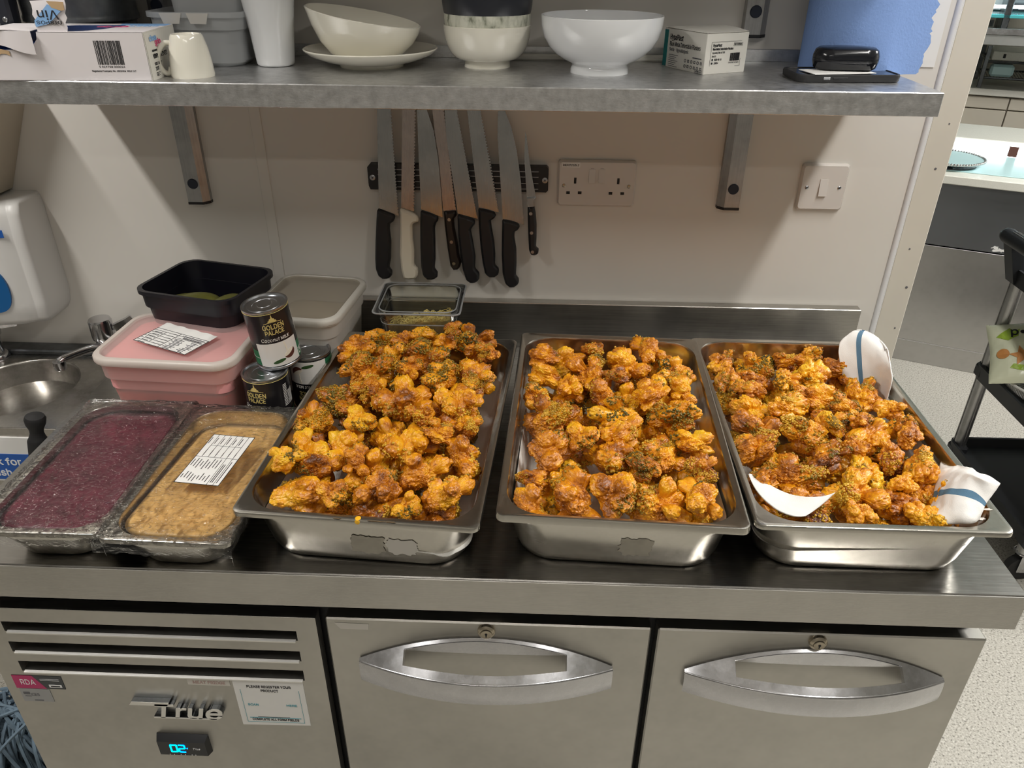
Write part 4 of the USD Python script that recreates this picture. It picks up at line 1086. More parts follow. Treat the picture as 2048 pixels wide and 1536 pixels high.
def make_can(label, loc, rz, turn, flip=False, tilt=None):
    t = thing('coconut_milk_can', label, 'can', loc, group='coconut milk cans', rot=tilt if tilt else (0, 0, rz))
    R, H = .0372, .108
    fl = (lambda m: m) if not flip else (lambda m: (lambda q: (q.apply_transform(trimesh.transformations.rotation_matrix(math.pi, [0, 1, 0])), q.apply_translation([0, 0, H]), q)[-1])(m.copy()))
    A = lambda n, m, mt, sm=40, **k: part(t.GetChild(k.pop('under')) if 'under' in k else t, n, fl(as_mesh(m)), mt, smooth=sm, **k)
    A('body', lathe([(R - .0006, .004), (R, .006), (R, H - .006), (R - .0006, H - .004)], 72), can_black)
    ends = [(0, .0028), (.012, .0028), (.0125, .0034), (.020, .0034), (.0205, .0026), (.028, .0026), (.0285, .0032), (R - .0035, .0032), (R - .0022, .0002), (R + .0008, .0), (R + .0012, .0016), (R + .0004, .0040), (R - .0010, .0050)]
    A('bottom_rim', lathe(ends, 72), tin)
    A('lid', lathe([(r_, H - z_) for r_, z_ in ends][::-1], 72), tin)
    A('seam_ring', lathe([(R - .0004, H - .0052), (R + .0006, H - .0058), (R - .0004, H - .0064)], 72), gold)
    rad = math.radians
    C = lambda m, z0, deg, mx=.005: wrap(m, R, z0, rad(deg + turn), mx)
    arc = lambda a0, a1: (rad(a0) * R, rad(a1) * R)
    a0, a1 = arc(-50, 62)
    A('picture_panel', C(flat(a0, a1, 0, .0430, .0002), .0065, 0), can_white)
    g0, g1 = arc(62, 140); h0, h1 = arc(-140, -50)
    A('green_band', C(flat(g0, g1, 0, .0280, .0002), .0075, 0), can_green)
    A('green_band', C(flat(h0, h1, 0, .0280, .0002), .0075, 0), can_green)
    A('green_line', [C(flat(h0, h1, .0140, .0145, .0004), .0075, 0), C(flat(g0, g1, .0140, .0145, .0004), .0075, 0)], can_white, sm=False, under='body')
    A('logo_lettering', [C(txt('GOLDEN', .0083, .0003, True, 'c', width=.036), .0750, 9, .01), C(txt('PALACE', .0078, .0003, True, 'c', width=.032), .0652, 9, .01)], gold, sm=False, under='body')
    em = sg.Polygon([(-.0075, 0), (-.0065, .003), (-.0045, .0035), (-.004, .0065), (-.0015, .0075), (-.0009, .011), (0, .0165), (.0009, .011), (.0015, .0075), (.004, .0065), (.0045, .0035), (.0065, .003), (.0075, 0)])
    A('emblem', [C(ext(affinity.scale(em, 1, .82, origin=(0, 0)), .0003), .0880, 9, .004), C(ext(sg.LineString([(-.0145, -.0012), (-.008, 0), (0, .0004), (.008, 0), (.0145, -.0012)]).buffer(.0004), .0003), .0870, 9, .004)], gold, sm=False, under='body')
    A('product_lettering', [C(txt('Coconut', .0064, .0003, False, 'r', shear=.18, width=.0300), .0530, 15, .01), C(txt('MILK', .0052, .0003, True, 'l', width=.0155), .0530, 19.5, .01)], can_white, sm=False, under='body')
    co = sg.Polygon([(.002 + .0105 * math.cos(a), .0085 * math.sin(a) * (1 if math.sin(a) < 0 else .0)) for a in np.linspace(0, 2 * math.pi, 40)]).buffer(.0004)
    A('coconut_shell', C(ext(affinity.translate(affinity.rotate(co, 30, origin=(0, 0)), .019, .0170), .0004), .0075, 0, .004), coconut_brown, sm=False, under='picture_panel')
    A('coconut_flesh', C(ext(affinity.translate(affinity.rotate(affinity.scale(sg.Point(0, 0).buffer(1), .0102, .0034), 30, origin=(0, 0)), .0198, .0195), .0006), .0075, 0, .004), coconut_white, sm=False, under='picture_panel')
    A('milk_pour', C(ext(sg.LineString([(.015, .0400), (.0165, .034), (.0175, .021)]).buffer(.0011), .0005), .0075, 0, .004), coconut_white, sm=False, under='picture_panel')
    A('leaf', C(ext(affinity.translate(affinity.rotate(affinity.scale(sg.Point(0, 0).buffer(1), .0110, .0030), 12, origin=(0, 0)), .001, .0075), .0005), .0075, 0, .004), leaf_green, sm=False, under='picture_panel')
    rows = [C(flat(arc(100, 100)[0] + q * .0022, arc(100, 100)[0] + q * .0022 + .0009, 0, .026, .0003), .050, 0) for q in range(7)]
    A('small_print', rows + [C(flat(arc(84, 84)[0], arc(97, 97)[0], q, q + .0012, .0003), .050, 0) for q in np.arange(0, .04, .0028)], can_white, sm=False, under='body')
    A('green_mark', [C(flat(*arc(66, 84), .003, .0150, .0004), .0075, 0)], can_white, sm=False, under='green_band')
    A('recycling_sign', [C(ext(sg.Point(0, 0).buffer(.0048).difference(sg.Point(0, 0).buffer(.0028)).difference(sg.box(0, -.0015, .006, .003)), .0006), .0165, 75, .004)], can_green, sm=False, under='green_band')
    return t


make_can('coconut milk can standing on top of the other two, picture panel to the front', (-.7785, -.3015, ZC + .1095), 0, 21, tilt=(3.0, -5.0, 0))
make_can('coconut milk can at the lower left of the stack, label turned left', (-.7930, -.3410, ZC + .0005), 0, -22)
make_can('coconut milk can standing upside down at the lower right of the stack', (-.7390, -.2640, ZC + .0005), 0, -10, True)

# ================================================================== things on the shelf
def on(nm, lab, cat, x, y, rz=0, z=SZ, **k):
    return thing(nm, lab, cat, (x, y, z), rz, **k)


# glove box, lying with its torn opening up
t = on('glove_box', 'torn white cardboard box of vinyl gloves at the left end of the shelf', 'box', -1.0270, -.2355, 4)
bw, bd, bh = .120, .0610, .0640
top = sg.box(-bw, -bd, bw, bd).difference(sg.Polygon([(-.035, -.060), (.032, -.046), (.048, -.022), (.065, .030), (.050, .046), (-.01, .040), (-.04, .02), (-.06, -.03)])).difference(sg.Polygon([(-.122, -.062), (-.026, -.062), (-.027, -.047), (-.122, -.050)]))
fr = sg.box(-bw, 0, bw, bh).difference(sg.Polygon([(-.122, bh + .001), (-.026, bh + .001), (-.028, .0545), (-.036, .046), (-.040, .0475), (-.050, .0425), (-.122, .037)]))
part(t, 'carton', [frame(ext(fr, .0008), (0, -bd + .0008, 0)), frame(ext(sg.box(-bw, 0, bw, bh), .0008), (0, bd, 0)), bx(-bw, bw, -bd, bd, 0, .0008, 0), moved(ext(top, .0007), (0, 0, bh - .0007)), bx(-bw, -bw + .0008, -bd, bd, 0, bh, 0)], card_white, smooth=False)
part(t, 'end_flap', [bx(bw - .0007, bw + .0002, -bd, bd, 0, bh - .0005, 0), frame(sheet(np.array([[(u, v, .0022 * math.sin(u / .122 * math.pi) * (1 - v / bh)) for v in np.linspace(0, bh - .002, 6)] for u in np.linspace(.002, .12, 16)]), .0005), (bw + .0007, -bd, 0), (0, 1, 0))], card_cream, smooth=40)
part(t, 'blue_gloves', bx(-bw + .004, bw - .004, -bd + .004, bd - .004, .02, .0405, .002), sign_blue, label='blue gloves inside the carton, coloured dark for the shade')  # dark blue block, the shade inside the carton put into its colour
part(t, 'torn_strip', [frame(sheet(np.array([[(u, v, .006 * ((u + .122) / .07) + .002 * math.sin(u * 90)) for v in np.linspace(.0415 + .006 * math.sin(u * 55), bh + .002, 6)] for u in np.linspace(-.121, -.030, 16)]), .0008), (0, -bd - .0008, 0)),
                        moved(sheet(np.array([[(u, v, bh + .0022 + .001 * math.sin(u * 70)) for v in np.linspace(-bd - .007, -bd + .030, 6)] for u in np.linspace(-.121, -.032, 12)]), .0008), (0, 0, 0))], card_white, smooth=40, label='torn front strip bent outwards')
part(t, 'torn_edge', frame(sheet(np.array([[(u, v, 0) for v in (.0345 + .0018 * math.sin(u * 300), .0405 + .0015 * math.sin(u * 210))] for u in np.linspace(-.121, -.070, 10)]), .0006), (0, -bd - .0012, 0)), card_brown)
fl_ = np.array([[(-.0260 + u * (.0415 + .006 * v) + .0015 * math.sin(v * 18), -bd + .004 + .004 * v * v, bh - .001 + v * .0405 + .002 * (u - .5)) for v in np.linspace(0, 1, 8)] for u in np.linspace(0, 1, 8)])
part(t, 'flap', sheet(fl_, .0008), card_white, label='torn flap standing up')
ff = lambda m: frame(m, (-.0260, -bd + .0030, bh))
part(t.GetChild('flap'), 'flap_patch', ff(ext(sg.Polygon([(.001, .006), (.001, .014), (.024, .0345), (.040, .026), (.020, .010)]), .0010)), card_blue, smooth=False)
part(t.GetChild('flap'), 'flap_torn_edge', ff(ext(sg.Polygon([(.024, .0385), (.029, .0305), (.041, .0265), (.0455, .0275), (.0465, .0375)]), .0012)), card_brown, smooth=False)
up180 = lambda m: frame(m, (0, 0, 0), (-1, 0, 0), (0, 0, -1))
part(t.GetChild('flap'), 'flap_print', [moved(frame(txt('Vin', .0115, .0012, False, 'l', width=.028), (0, 0, 0), (-1, 0, 0), (0, 0, -1)), (.0095, -bd + .0028, bh + .0270)), moved(frame(txt('DISPOS', .0044, .0012, False, 'l', width=.034), (0, 0, 0), (-1, 0, 0), (0, 0, -1)), (.0115, -bd + .0030, bh + .0140))], ink, smooth=False)
pf = lambda m: frame(m, (0, -bd + .0000, 0))
rb = np.random.RandomState(2); bars = []; xx = 0
while xx < .0360:
    wd = rb.choice([.0004, .0006, .0009, .0012]); bars.append(pf(flat(.0490 + xx, .0490 + xx + wd, .0215, .0530, .0003))); xx += wd + rb.choice([.0004, .0006, .0010])
part(t.GetChild('carton'), 'barcode', bars + [pf(moved(txt('5 019758 000014', .0026, .0003, False, 'l', width=.036), (.0495, .0175, 0))), pf(moved(txt('Registered Company No. 2802404  W1H 7JT', .0024, .0003, False, 'l', width=.062), (.0380, .0120, 0)))], ink, smooth=False)
pt = lambda m: frame(m, (0, 0, bh), (1, 0, 0), (0, 1, 0))
part(t.GetChild('carton'), 'top_band', pt(ext(sg.Polygon([(.046, .058), (.119, .058), (.119, .030), (.050, .038)]), .0003)), card_blue, smooth=False)
pr = lambda m: frame(m, (0, 0, bh), (-1, 0, 0), (0, -1, 0))
part(t.GetChild('carton'), 'top_print', [pr(moved(txt('grip', .016, .0003, True, 'l', width=.045), (-.072, -.018, 0)))], card_pink, smooth=False)
part(t.GetChild('carton'), 'top_print', [pr(moved(txt('clean', .014, .0003, True, 'l', width=.042), (-.112, -.030, 0)))], card_blue, smooth=False)
pe = lambda m: frame(m, (bw + .0019, 0, 0), (0, 1, 0))
part(t.GetChild('end_flap'), 'end_print', [pe(moved(txt('clean', .0075, .0004, True, 'l', width=.026), (-.046, .0505, 0)))], card_blue, smooth=False)
part(t.GetChild('end_flap'), 'end_print', [pe(moved(txt('grip', .0075, .0004, True, 'l', width=.022), (-.028, .0445, 0)))], card_pink, smooth=False)
part(t.GetChild('end_flap'), 'end_print', [pe(moved(txt(s_, h_, .0004, True, 'l', width=w_), (-.044, z_, 0))) for s_, h_, w_, z_ in (('DISPOSABLE POWDER FREE', .0024, .045, .0365), ('VINYL GLOVES', .0058, .054, .0275), ('SIZE LARGE', .0036, .028, .0185), ('100', .005, .012, .0115), ('GLOVES', .0050, .026, .0040))], ink, smooth=False)

# upturned coffee cup
t = on('coffee_cup', 'cream coffee cup turned upside down at the front edge of the shelf', 'cup', -.8620, -.2400)
ch = .0580
part(t, 'cup_body', lathe([(0, ch - .002), (.0185, ch - .002), (.0195, ch), (.0212, ch), (.0226, ch - .002), (.0240, ch - .006), (.0275, ch - .020), (.0298, ch - .036), (.0312, .003), (.0306, 0), (.0296, 0), (.0290, .004), (.0280, ch - .036), (.0252, ch - .020), (.0215, ch - .008), (0, ch - .006)], 64), porcelain, smooth=50)
part(t, 'handle', tube(smoothpath([(-.0235, -.004, .046), (-.033, -.007, .045), (-.0425, -.010, .032), (-.044, -.0105, .018), (-.039, -.009, .0065), (-.032, -.007, .005), (-.0285, -.006, .0125)], 8), .0038, 12), porcelain, smooth=60)

# translucent tub with a second one in it
t = on('storage_tub', 'wide translucent plastic tub on the shelf behind the coffee cup', 'tub', -.8830, -.1050)
part(t, 'tub_body', tub_shell(.0730, .0560, .026, .080, .010, band=.026), milky_grey, smooth=40)
for x in (-.030, .012):
    part(t, 'rim_tab', hull([(x + a, -.0605 - b, z) for a in (-.017, .017) for b in (0, .0012) for z in (.079,)] + [(x + a, -.0605 - b, .064) for a in (-.012, .012) for b in (0, .0012)]), milky_white)
t = on('tall_storage_tub', 'tall translucent tub standing inside the wide tub', 'tub', -.8680, -.1020, 4, SZ + .0025)
part(t, 'tub_body', tub_shell(.058, .044, .018, .145, .008), milky_grey, smooth=40)

# dark pots at the left end
t = on('cooking_pot', 'dark steel cooking pot behind the glove box', 'pot', -1.0900, -.0950)
part(t, 'pot_body', lathe([(0, 0), (.070, 0), (.078, .006), (.080, .060), (.0865, .064), (.0865, .070), (.0850, .074), (.0850, .150), (.087, .152), (.087, .155), (.083, .155), (.083, .080), (.076, .012), (0, .006)], 64), steel_dark, smooth=40)
part(t, 'handle', tube(smoothpath([(-.03, -.082, .125), (-.03, -.10, .128), (0, -.108, .130), (.03, -.10, .128), (.03, -.082, .125)], 6), .004, 10), steel_dark, smooth=60)
t = on('baking_tin', 'black baking tin standing on edge at the far left of the shelf', 'tin', -1.1710, -.1000)
part(t, 'tin_body', bx(-.010, .014, -.075, .080, 0, .120, .004), dark_glaze)
part(t, 'rivet', ball((.004, -.0755, .068), .0042, 2, (1, .5, 1)), tin)
t = on('plastic_scraper', 'cream plastic scraper leaning between the tin and the pot', 'scraper', -1.1500, -.1450)
part(t, 'blade', frame(ext(sg.Polygon([(0, 0), (.030, 0), (.012, .125), (.000, .125)]).buffer(.003), .003), (-.007, -.012, .003), (1, .1, 0), (0, .12, 1)), card_cream, smooth=False)

# tall vase
t = on('vase', 'tall white tapered porcelain vase beside the translucent tub', 'vase', -.7740, -.1180)
part(t, 'vase_body', lathe([(0, 0), (.0255, 0), (.0285, .0012), (.0300, .004), (.0345, .05), (.0410, .10), (.0455, .15), (.0470, .20), (.0465, .215), (.0450, .215), (.0440, .20), (.0380, .10), (.0285, .012), (0, .008)], 72), porcelain_white, smooth=50)
t = on('stopper', 'small clear glass stopper on the shelf behind the vase', 'stopper', -.7060, -.0450)
part(t, 'stopper_body', lathe([(0, 0), (.010, 0), (.011, .002), (.009, .008), (.0045, .014), (.0045, .024), (.0065, .028), (0, .030)], 24), milky_grey, smooth=50)

# saucer and slanted bowl
t = on('plate', 'round white plate under the slanted bowl', 'plate', -.6180, -.1130)
part(t, 'plate_body', lathe([(0, .004), (.044, .004), (.047, 0), (.051, 0), (.052, .005), (.075, .010), (.098, .0185), (.1070, .0255), (.1074, .0272), (.1060, .0280), (.096, .0225), (.075, .0140), (.050, .0095), (0, .0095)], 96), porcelain, smooth=50)
t = on('slanted_bowl', 'white bowl with a slanted rim on the plate', 'bowl', -.6230, -.1130, 0, SZ + .0097)
m = lathe([(0, 0), (.040, 0), (.044, .002), (.060, .012), (.074, .028), (.0835, .048), (.0885, .066), (.0890, .0680), (.0870, .0690), (.0855, .0660), (.080, .048), (.070, .028), (.056, .014), (.040, .005), (0, .005)], 96)
v = m.vertices; q = np.clip((v[:, 2] - .010) / .058, 0, 1.1); xr = v[:, 0] / .089
v[:, 2] += q ** 1.3 * (-.0155 * xr - .004)
v[:, 0] += q ** 2 * (-.004) + np.where(v[:, 0] > 0, q * .002, 0)
part(t, 'bowl_body', m, porcelain, smooth=60)

# stack of three bowls
def bowl_prof(R, H, foot, fh, t_=.003):
    o = [(0, .002), (foot - .005, .002), (foot - .004, 0), (foot, 0), (foot - .001, fh)]
    for a in np.linspace(.12, 1, 12):
        th = a * math.pi / 2
        o.append((foot + (R - foot) * math.sin(th) ** .85, fh + (H - fh) * (1 - math.cos(th)) ** 1.0))
    o += [(R - t_ * .4, H + .0008), (R - t_, H)]
    for a in np.linspace(.95, .12, 10):
        th = a * math.pi / 2
        o.append((foot - t_ + (R - foot) * math.sin(th) ** .85, fh + t_ + (H - fh - t_) * (1 - math.cos(th))))
    o.append((0, fh + t_))
    return o


t = on('bowl', 'white footed bowl at the bottom of the stack of three', 'bowl', -.4305, -.1000, group='stacked bowls')
part(t, 'bowl_body', lathe(bowl_prof(.0700, .0620, .0375, .011), 96), porcelain, smooth=50)
t = on('bowl', 'grey-green marbled bowl in the middle of the stack', 'bowl', -.4300, -.1000, 0, SZ + .0170, group='stacked bowls')
part(t, 'bowl_body', lathe(bowl_prof(.0690, .0620, .0360, .004), 96), marble_glaze, smooth=50)
t = on('bowl', 'dark blue-black bowl on top of the stack', 'bowl', -.4300, -.1000, 0, SZ + .0390, group='stacked bowls')
part(t, 'bowl_body', lathe(bowl_prof(.0720, .0680, .0350, .004), 96), dark_glaze, smooth=50)

# big bowl
t = on('big_bowl', 'large white footed bowl near the plasters box', 'bowl', -.2510, -.1480)
part(t, 'bowl_body', lathe([(0, .003), (.040, .003), (.0415, 0), (.0455, 0), (.0450, .006), (.0432, .0110), (.0450, .0140), (.0570, .0195), (.0700, .0275), (.0805, .0380), (.0885, .0515), (.0925, .0660), (.0937, .0805), (.0932, .0820), (.0912, .0822), (.0900, .0800), (.0892, .0660), (.0850, .0525), (.0770, .0400), (.0670, .0300), (.0540, .0220), (.0400, .0175), (0, .0165)], 112), porcelain_white, smooth=50)

# cream cable cover along the back of the shelf
t = on('cable_cover', 'cream plastic cable cover lying along the back of the shelf', 'trunking', -.2600, -.0200)
part(t, 'cover', bx(-.190, .190, -.009, .009, 0, .010, .003), card_cream)

# plasters box
t = on('plasters_box', 'white carton of plasters standing corner-on right of the big bowl', 'box', -.0910, -.1640, 28)
bw, bl, bh = .0810, .1080, .0580
part(t, 'carton', bx(0, bw, 0, bl, 0, bh, .0006), card_cream)
part(t, 'lid_flap', [sheet(np.array([[(u, v, bh + .0010 + .004 * math.sin(v / bl * math.pi) * (u / bw)) for v in np.linspace(.001, bl - .001, 10)] for u in np.linspace(0, bw, 10)]), .0006)], card_cream, smooth=60)
part(t, 'end_band', bx(-.0003, .0205, bl - .010, bl + .0003, .0008, bh - .002, .0005), teal)
lf = lambda m, v, z: frame(m, (-.0002, v, z), (0, -1, 0))      # left face, reads from back to front
k = [lf(txt('HypaPlast', .0078, .0003, True, 'l', width=.034), .092, .0425), lf(txt('Blue Metal Detectable Plasters', .0066, .0003, False, 'l', width=.079), .092, .0330)]
part(t.GetChild('carton'), 'side_print', k, ink, smooth=False)
k2 = [lf(txt('Sterile - Hypoallergenic', .0052, .0003, False, 'l', width=.050), .092, .0255)]
for q in range(6):
    for zz in (.0150, .0070):
        x = .0480 - .0080 * q
        k2.append(lf(ext(sg.Point(0, 0).buffer(.0026).difference(sg.Point(0, 0).buffer(.0016)) if (q + int(zz * 1000)) % 2 else sg.box(-.0022, -.002, .0022, .0022).difference(sg.box(-.0010, -.001, .0014, .0012)), .0003), x, zz))
for q in range(7):
    k2.append(lf(flat(0, .024 - .004 * (q % 3), 0, .0007, .0003), .092, .0195 - .0028 * q))
k2.append(lf(flat(0, .022, 0, .0016, .0003), .030, .0205))
k2 += [lf(ext(sg.box(0, 0, .018, .005).difference(sg.box(.0005, .0005, .0175, .0045)), .0003), .022, .0005), lf(txt('STERILE EO', .0022, .0003, True, 'l', width=.014), .020, .0018)]
part(t.GetChild('carton'), 'side_print', k2, ink_soft, smooth=False)
ff_ = lambda m, x, z: frame(m, (x, -.0002, z))
k = [ff_(txt('HypaPlast', .0040, .0003, True, 'l', width=.017), .013, .0395), ff_(txt('Blue Metal Detectable Plasters', .0032, .0003, True, 'l', width=.040), .013, .0345), ff_(txt('Assorted, Box of 100', .0028, .0003, False, 'l', width=.024), .013, .0295),
     ff_(txt('Rev01', .0026, .0003, False, 'l', width=.008), .013, .0245), ff_(txt('2028-04-14', .0030, .0003, True, 'l', width=.014), .018, .0195), ff_(txt('19034', .0028, .0003, True, 'l', width=.008), .018, .0145), ff_(flat(.013, .0155, .0195, .0225, .0003), 0, 0), ff_(flat(.0125, .0155, .0145, .0172, .0003), 0, 0),
     ff_(txt('REF 537810', .0026, .0003, True, 'l', width=.014), .0545, .0405), ff_(ext(sg.box(.0530, .0395, .0705, .0440).difference(sg.box(.0533, .0398, .0702, .0437)), .0003), 0, 0)]
xx = 0
while xx < .0185:
    wd = rb.choice([.0003, .0005, .0008]); k.append(ff_(flat(.0485 + xx, .0485 + xx + wd, .0180, .0295, .0003), 0, 0)); xx += wd + rb.choice([.0003, .0005])
k.append(ff_(txt('5 051961 024157', .0022, .0003, False, 'l', width=.021), .0465, .0145))
k += [ff_(flat(.010, .068, .0460, .0463, .0003), 0, 0), ff_(flat(.0098, .0101, .012, .0463, .0003), 0, 0), ff_(flat(.0690, .0693, .010, .021, .0003), 0, 0), ff_(flat(.060, .0693, .010, .0103, .0003), 0, 0)]
part(t.GetChild('carton'), 'front_print', k, ink, smooth=False)

# phone, card, glasses case
t = on('phone', 'black phone in a rubber case lying face up near the right end of the shelf', 'phone', .1120, -.1830, 3)
part(t, 'phone_case', loft([rloop(.0755, .0385, .011, .0), rloop(.0775, .0405, .013, .002), rloop(.0780, .0410, .013, .009), rloop(.0772, .0402, .013, .0112), rloop(.0750, .0380, .012, .0112), rloop(.0745, .0375, .011, .0100)]), black_rubber, smooth=40)
part(t, 'screen', loft([rloop(.0742, .0372, .0105, .0096), rloop(.0742, .0372, .0105, .0102)]), black_gloss)
part(t.GetChild('phone_case'), 'switch', bx(-.040, -.030, -.0416, -.0408, .0045, .0082, .0004), tin)
part(t.GetChild('phone_case'), 'button', bx(-.026, -.004, -.0418, -.0408, .0050, .0075, .0004), black_plastic)
t = on('paper_card', 'white paper slip between the phone and the black case', 'paper', .1050, -.1880, 12, SZ + .0114)
part(t, 'paper', bx(-.052, .046, -.030, .020, 0, .0008, 0), paper_white)
t = on('glasses_case', 'glossy black oval case resting on the phone', 'case', .1180, -.1760, -4, SZ + .0124)
part(t, 'lower_shell', loft([rloop(.040, .018, .017, 0, 10), rloop(.0450, .0240, .022, .003, 10), rloop(.0475, .0265, .024, .012, 10), rloop(.0475, .0265, .024, .0160, 10)], True, False), black_gloss, smooth=60)
part(t, 'upper_shell', loft([rloop(.0475, .0265, .024, .0163, 10), rloop(.0475, .0265, .024, .0200, 10), rloop(.0450, .0245, .022, .0280, 10), rloop(.0400, .0200, .018, .0315, 10), rloop(.020, .009, .008, .0330, 10)], False, True), black_gloss, smooth=60)

# blue paper roll with a ragged loose end
t = on('paper_roll', 'blue paper towel roll with a ragged edge at the right end of the shelf', 'paper roll', .1580, -.0905)
RR = .0800
part(t, 'roll', lathe([(.022, .001), (RR - .001, 0), (RR, .002), (RR, .246), (RR - .001, .248), (.022, .247)], 72), tissue_blue, smooth=40)
rj = np.random.RandomState(7); z_ = np.linspace(.002, .247, 60)
jag = .010 * meshkit.noise(np.c_[z_ * 60, z_ * 0, z_ * 0], 3) + .007 * (z_ < .06) * np.sin(z_ * 25) + .006 * rj.rand(60)
rows = []
for zi, zz in enumerate(z_):
    row = []
    for u in np.linspace(0, 1, 24):
        a = -1.2 + 2.2 * u
        if u < .72:
            x, y = (RR + .0010) * math.sin(a), -(RR + .0010) * math.cos(a)
        else:
            a0 = -1.2 + 2.2 * .72; s = (u - .72) / .28 * (.055 + jag[zi])
            x, y = (RR + .0010) * math.sin(a0) + s * math.cos(a0), -(RR + .0010) * math.cos(a0) + s * math.sin(a0) * .9
        row.append((x, y, zz + .0015 * math.sin(zi * .9 + u * 9) * u))
    rows.append(row)
part(t, 'loose_sheet', sheet(np.array(rows), .0006), tissue_blue, smooth=60)

# sheet of paper taped to the wall
t = thing('wall_notice', 'white printed table taped to the wall beside the blue roll', 'notice', (.2790, -.0012, 1.58))
t_ = lambda m: frame(m, (0, -.0002, 0))
part(t, 'paper', frame(sheet(np.array([[(u, v, .0012 * max(0, -.12 - v) * 25 * (u / .06 + .4) * .5) for v in np.linspace(-.1515, .14, 24)] for u in np.linspace(-.062, .0560, 8)]), .0003), (0, 0, 0)), paper_white)
k = []
for q in range(9):
    k.append(t_(flat(-.060, .0235, -.105 + .0262 * q, -.1045 + .0262 * q, .0002)))
    for c_ in (0, 1):
        k.append(t_(txt(['1 day', 'Freezer - 3 days', '2 days', 'once opened - 3 days'][(q + c_) % 4], .0034, .0002, bool(q % 2), 'c', width=.020 + .008 * ((q + c_) % 2)).apply_translation([.005, -.098 + .0262 * q + .0078 * c_, 0])))
k += [t_(flat(.0232, .0236, -.105, .105, .0002)), t_(flat(-.020, -.0196, -.105, .105, .0002)), t_(flat(-.060, .030, -.1145, -.1142, .0002)), t_(txt('use by date', .003, .0002, False, 'c', width=.018).apply_translation([.005, -.128, 0]))]
part(t.GetChild('paper'), 'print', [moved(m, (0, -.0003, 0)) for m in k], ink_soft, smooth=False)

# ================================================================== left end: dispensers, hand basin, mop
t = thing('towel_dispenser', 'white wall dispenser with a blue oval window above the hand basin', 'dispenser', (-1.4450, 0, .935))


def dsec(z, hw, d, r=.03, bulge=.025):
    n = 10; out = [(hw, -.0005, z)]
    for k in range(n + 1):
        a = k / n * math.pi / 2
        out.append((hw - .020 + .020 * math.cos(a), -(d - bulge) + .004 - .012 * math.sin(a), z))
    for k in range(1, 12):
        x = (hw - .020) * (1 - 2 * k / 12)
        out.append((x, -(d - bulge) - .008 - bulge * (1 - (x / hw) ** 2), z))
    for k in range(n + 1):
        a = math.pi / 2 + k / n * math.pi / 2
        out.append((-hw + .020 + .020 * math.cos(a), -(d - bulge) + .004 - .012 * math.sin(a), z))
    out.append((-hw, -.0005, z))
    return np.array(out)


part(t, 'cover', loft([dsec(0, .100, .070), dsec(.004, .118, .092), dsec(.020, .128, .106), dsec(.05, .1330, .110), dsec(.18, .1330, .110), dsec(.226, .1330, .106), dsec(.243, .1310, .098), dsec(.250, .126, .085)]), white_plastic, smooth=50)
ov = lambda a, b: sg.Polygon([(a * math.cos(q) , b * math.sin(q) * (1 + .12 * math.cos(q * 2))) for q in np.linspace(0, 2 * math.pi, 48, endpoint=False)])
part(t, 'window', frame(ext(ov(.036, .052), .006), (.050, -.1120, .086), (1, .16, 0)), oval_blue, smooth=40)
part(t.GetChild('window'), 'window_slot', frame(ext(ov(.020, .034), .0068), (.046, -.1126, .092), (1, .16, 0)), oval_dark, smooth=40)
part(t, 'logo_label', frame(flat(-.034, .006, 0, .0145, .0010), (.1005, -.1050, .190), (1, .22, 0)), sign_blue, smooth=False)
t = thing('wall_hopper', 'tapered beige sleeve on the wall above the white dispenser', 'sleeve', (-1.40, 0, 1.190))
part(t, 'sleeve', hull([(x, y, 0) for x in (-.10, .0360) for y in (-.0005, -.098)] + [(x, y, .205) for x in (-.12, .1320) for y in (-.0005, -.104)]), beige_sheet)

t = thing('hand_basin', 'stainless steel hand wash basin on the wall left of the worktop', 'basin', (-1.3650, -.17, .70))
bxx, byy = -1.365, -.1700
hole = sg.Point(bxx, byy).buffer(.1130, 40)
part(t, 'deck', moved(ext(sg.box(-1.590, -.3150, -1.1955, -.001).difference(hole), .0025), (0, 0, .8385)), steel_sink, smooth=False, world=True)
part(t, 'bowl', moved(lathe([(.1185, .1400), (.1150, .1408), (.1125, .1395), (.1110, .1350), (.102, .085), (.085, .040), (.060, .018), (.018, .010), (.016, .004), (.0, .004), (.0, .001), (.020, .001), (.065, .012), (.090, .035), (.107, .083), (.1145, .134)], 72), (bxx, byy, .70)), steel_sink, smooth=50, world=True)
part(t, 'apron', [bx(-1.590, -1.1955, -.3165, -.3150, .794, .8405, .0008), bx(-1.1970, -1.1955, -.3150, -.001, .770, .8405, .0006), bx(-1.590, -1.5885, -.3150, -.001, .770, .8405, .0006)], steel_sink, world=True)
part(t, 'back_ledge', bx(-1.590, -1.1955, -.040, -.001, .8400, .8520, .003), steel_dark, world=True)
part(t, 'side_screw', moved(ball((0, 0, 0), .004, 2, (.4, 1, 1)), (-1.1950, -.275, .815)), tin, world=True)
part(t, 'shroud', bx(-1.585, -1.200, -.310, -.02, .50, .794, .002), steel_sink, world=True)
t = thing('basin_sign', 'blue and white sign for hand wash only on the front of the basin', 'sign', (-1.345, -.3172, .722))
part(t, 'plate', bx(-.150, .0930, -.0022, -.0008 + .0018, 0, .1000, .0008), paper_white)
part(t, 'blue_panel', bx(-.145, .0880, -.0030, -.0021, .0045, .0630, .0003), sign_blue)
part(t.GetChild('blue_panel'), 'lettering', [frame(txt('This sink for', .0150, .0005, True, 'r', width=.128), (.0545, -.0030, .0385)), frame(txt('hand wash only', .0150, .0005, True, 'r', width=.150), (.0760, -.0030, .0135))], ink_white, smooth=False)


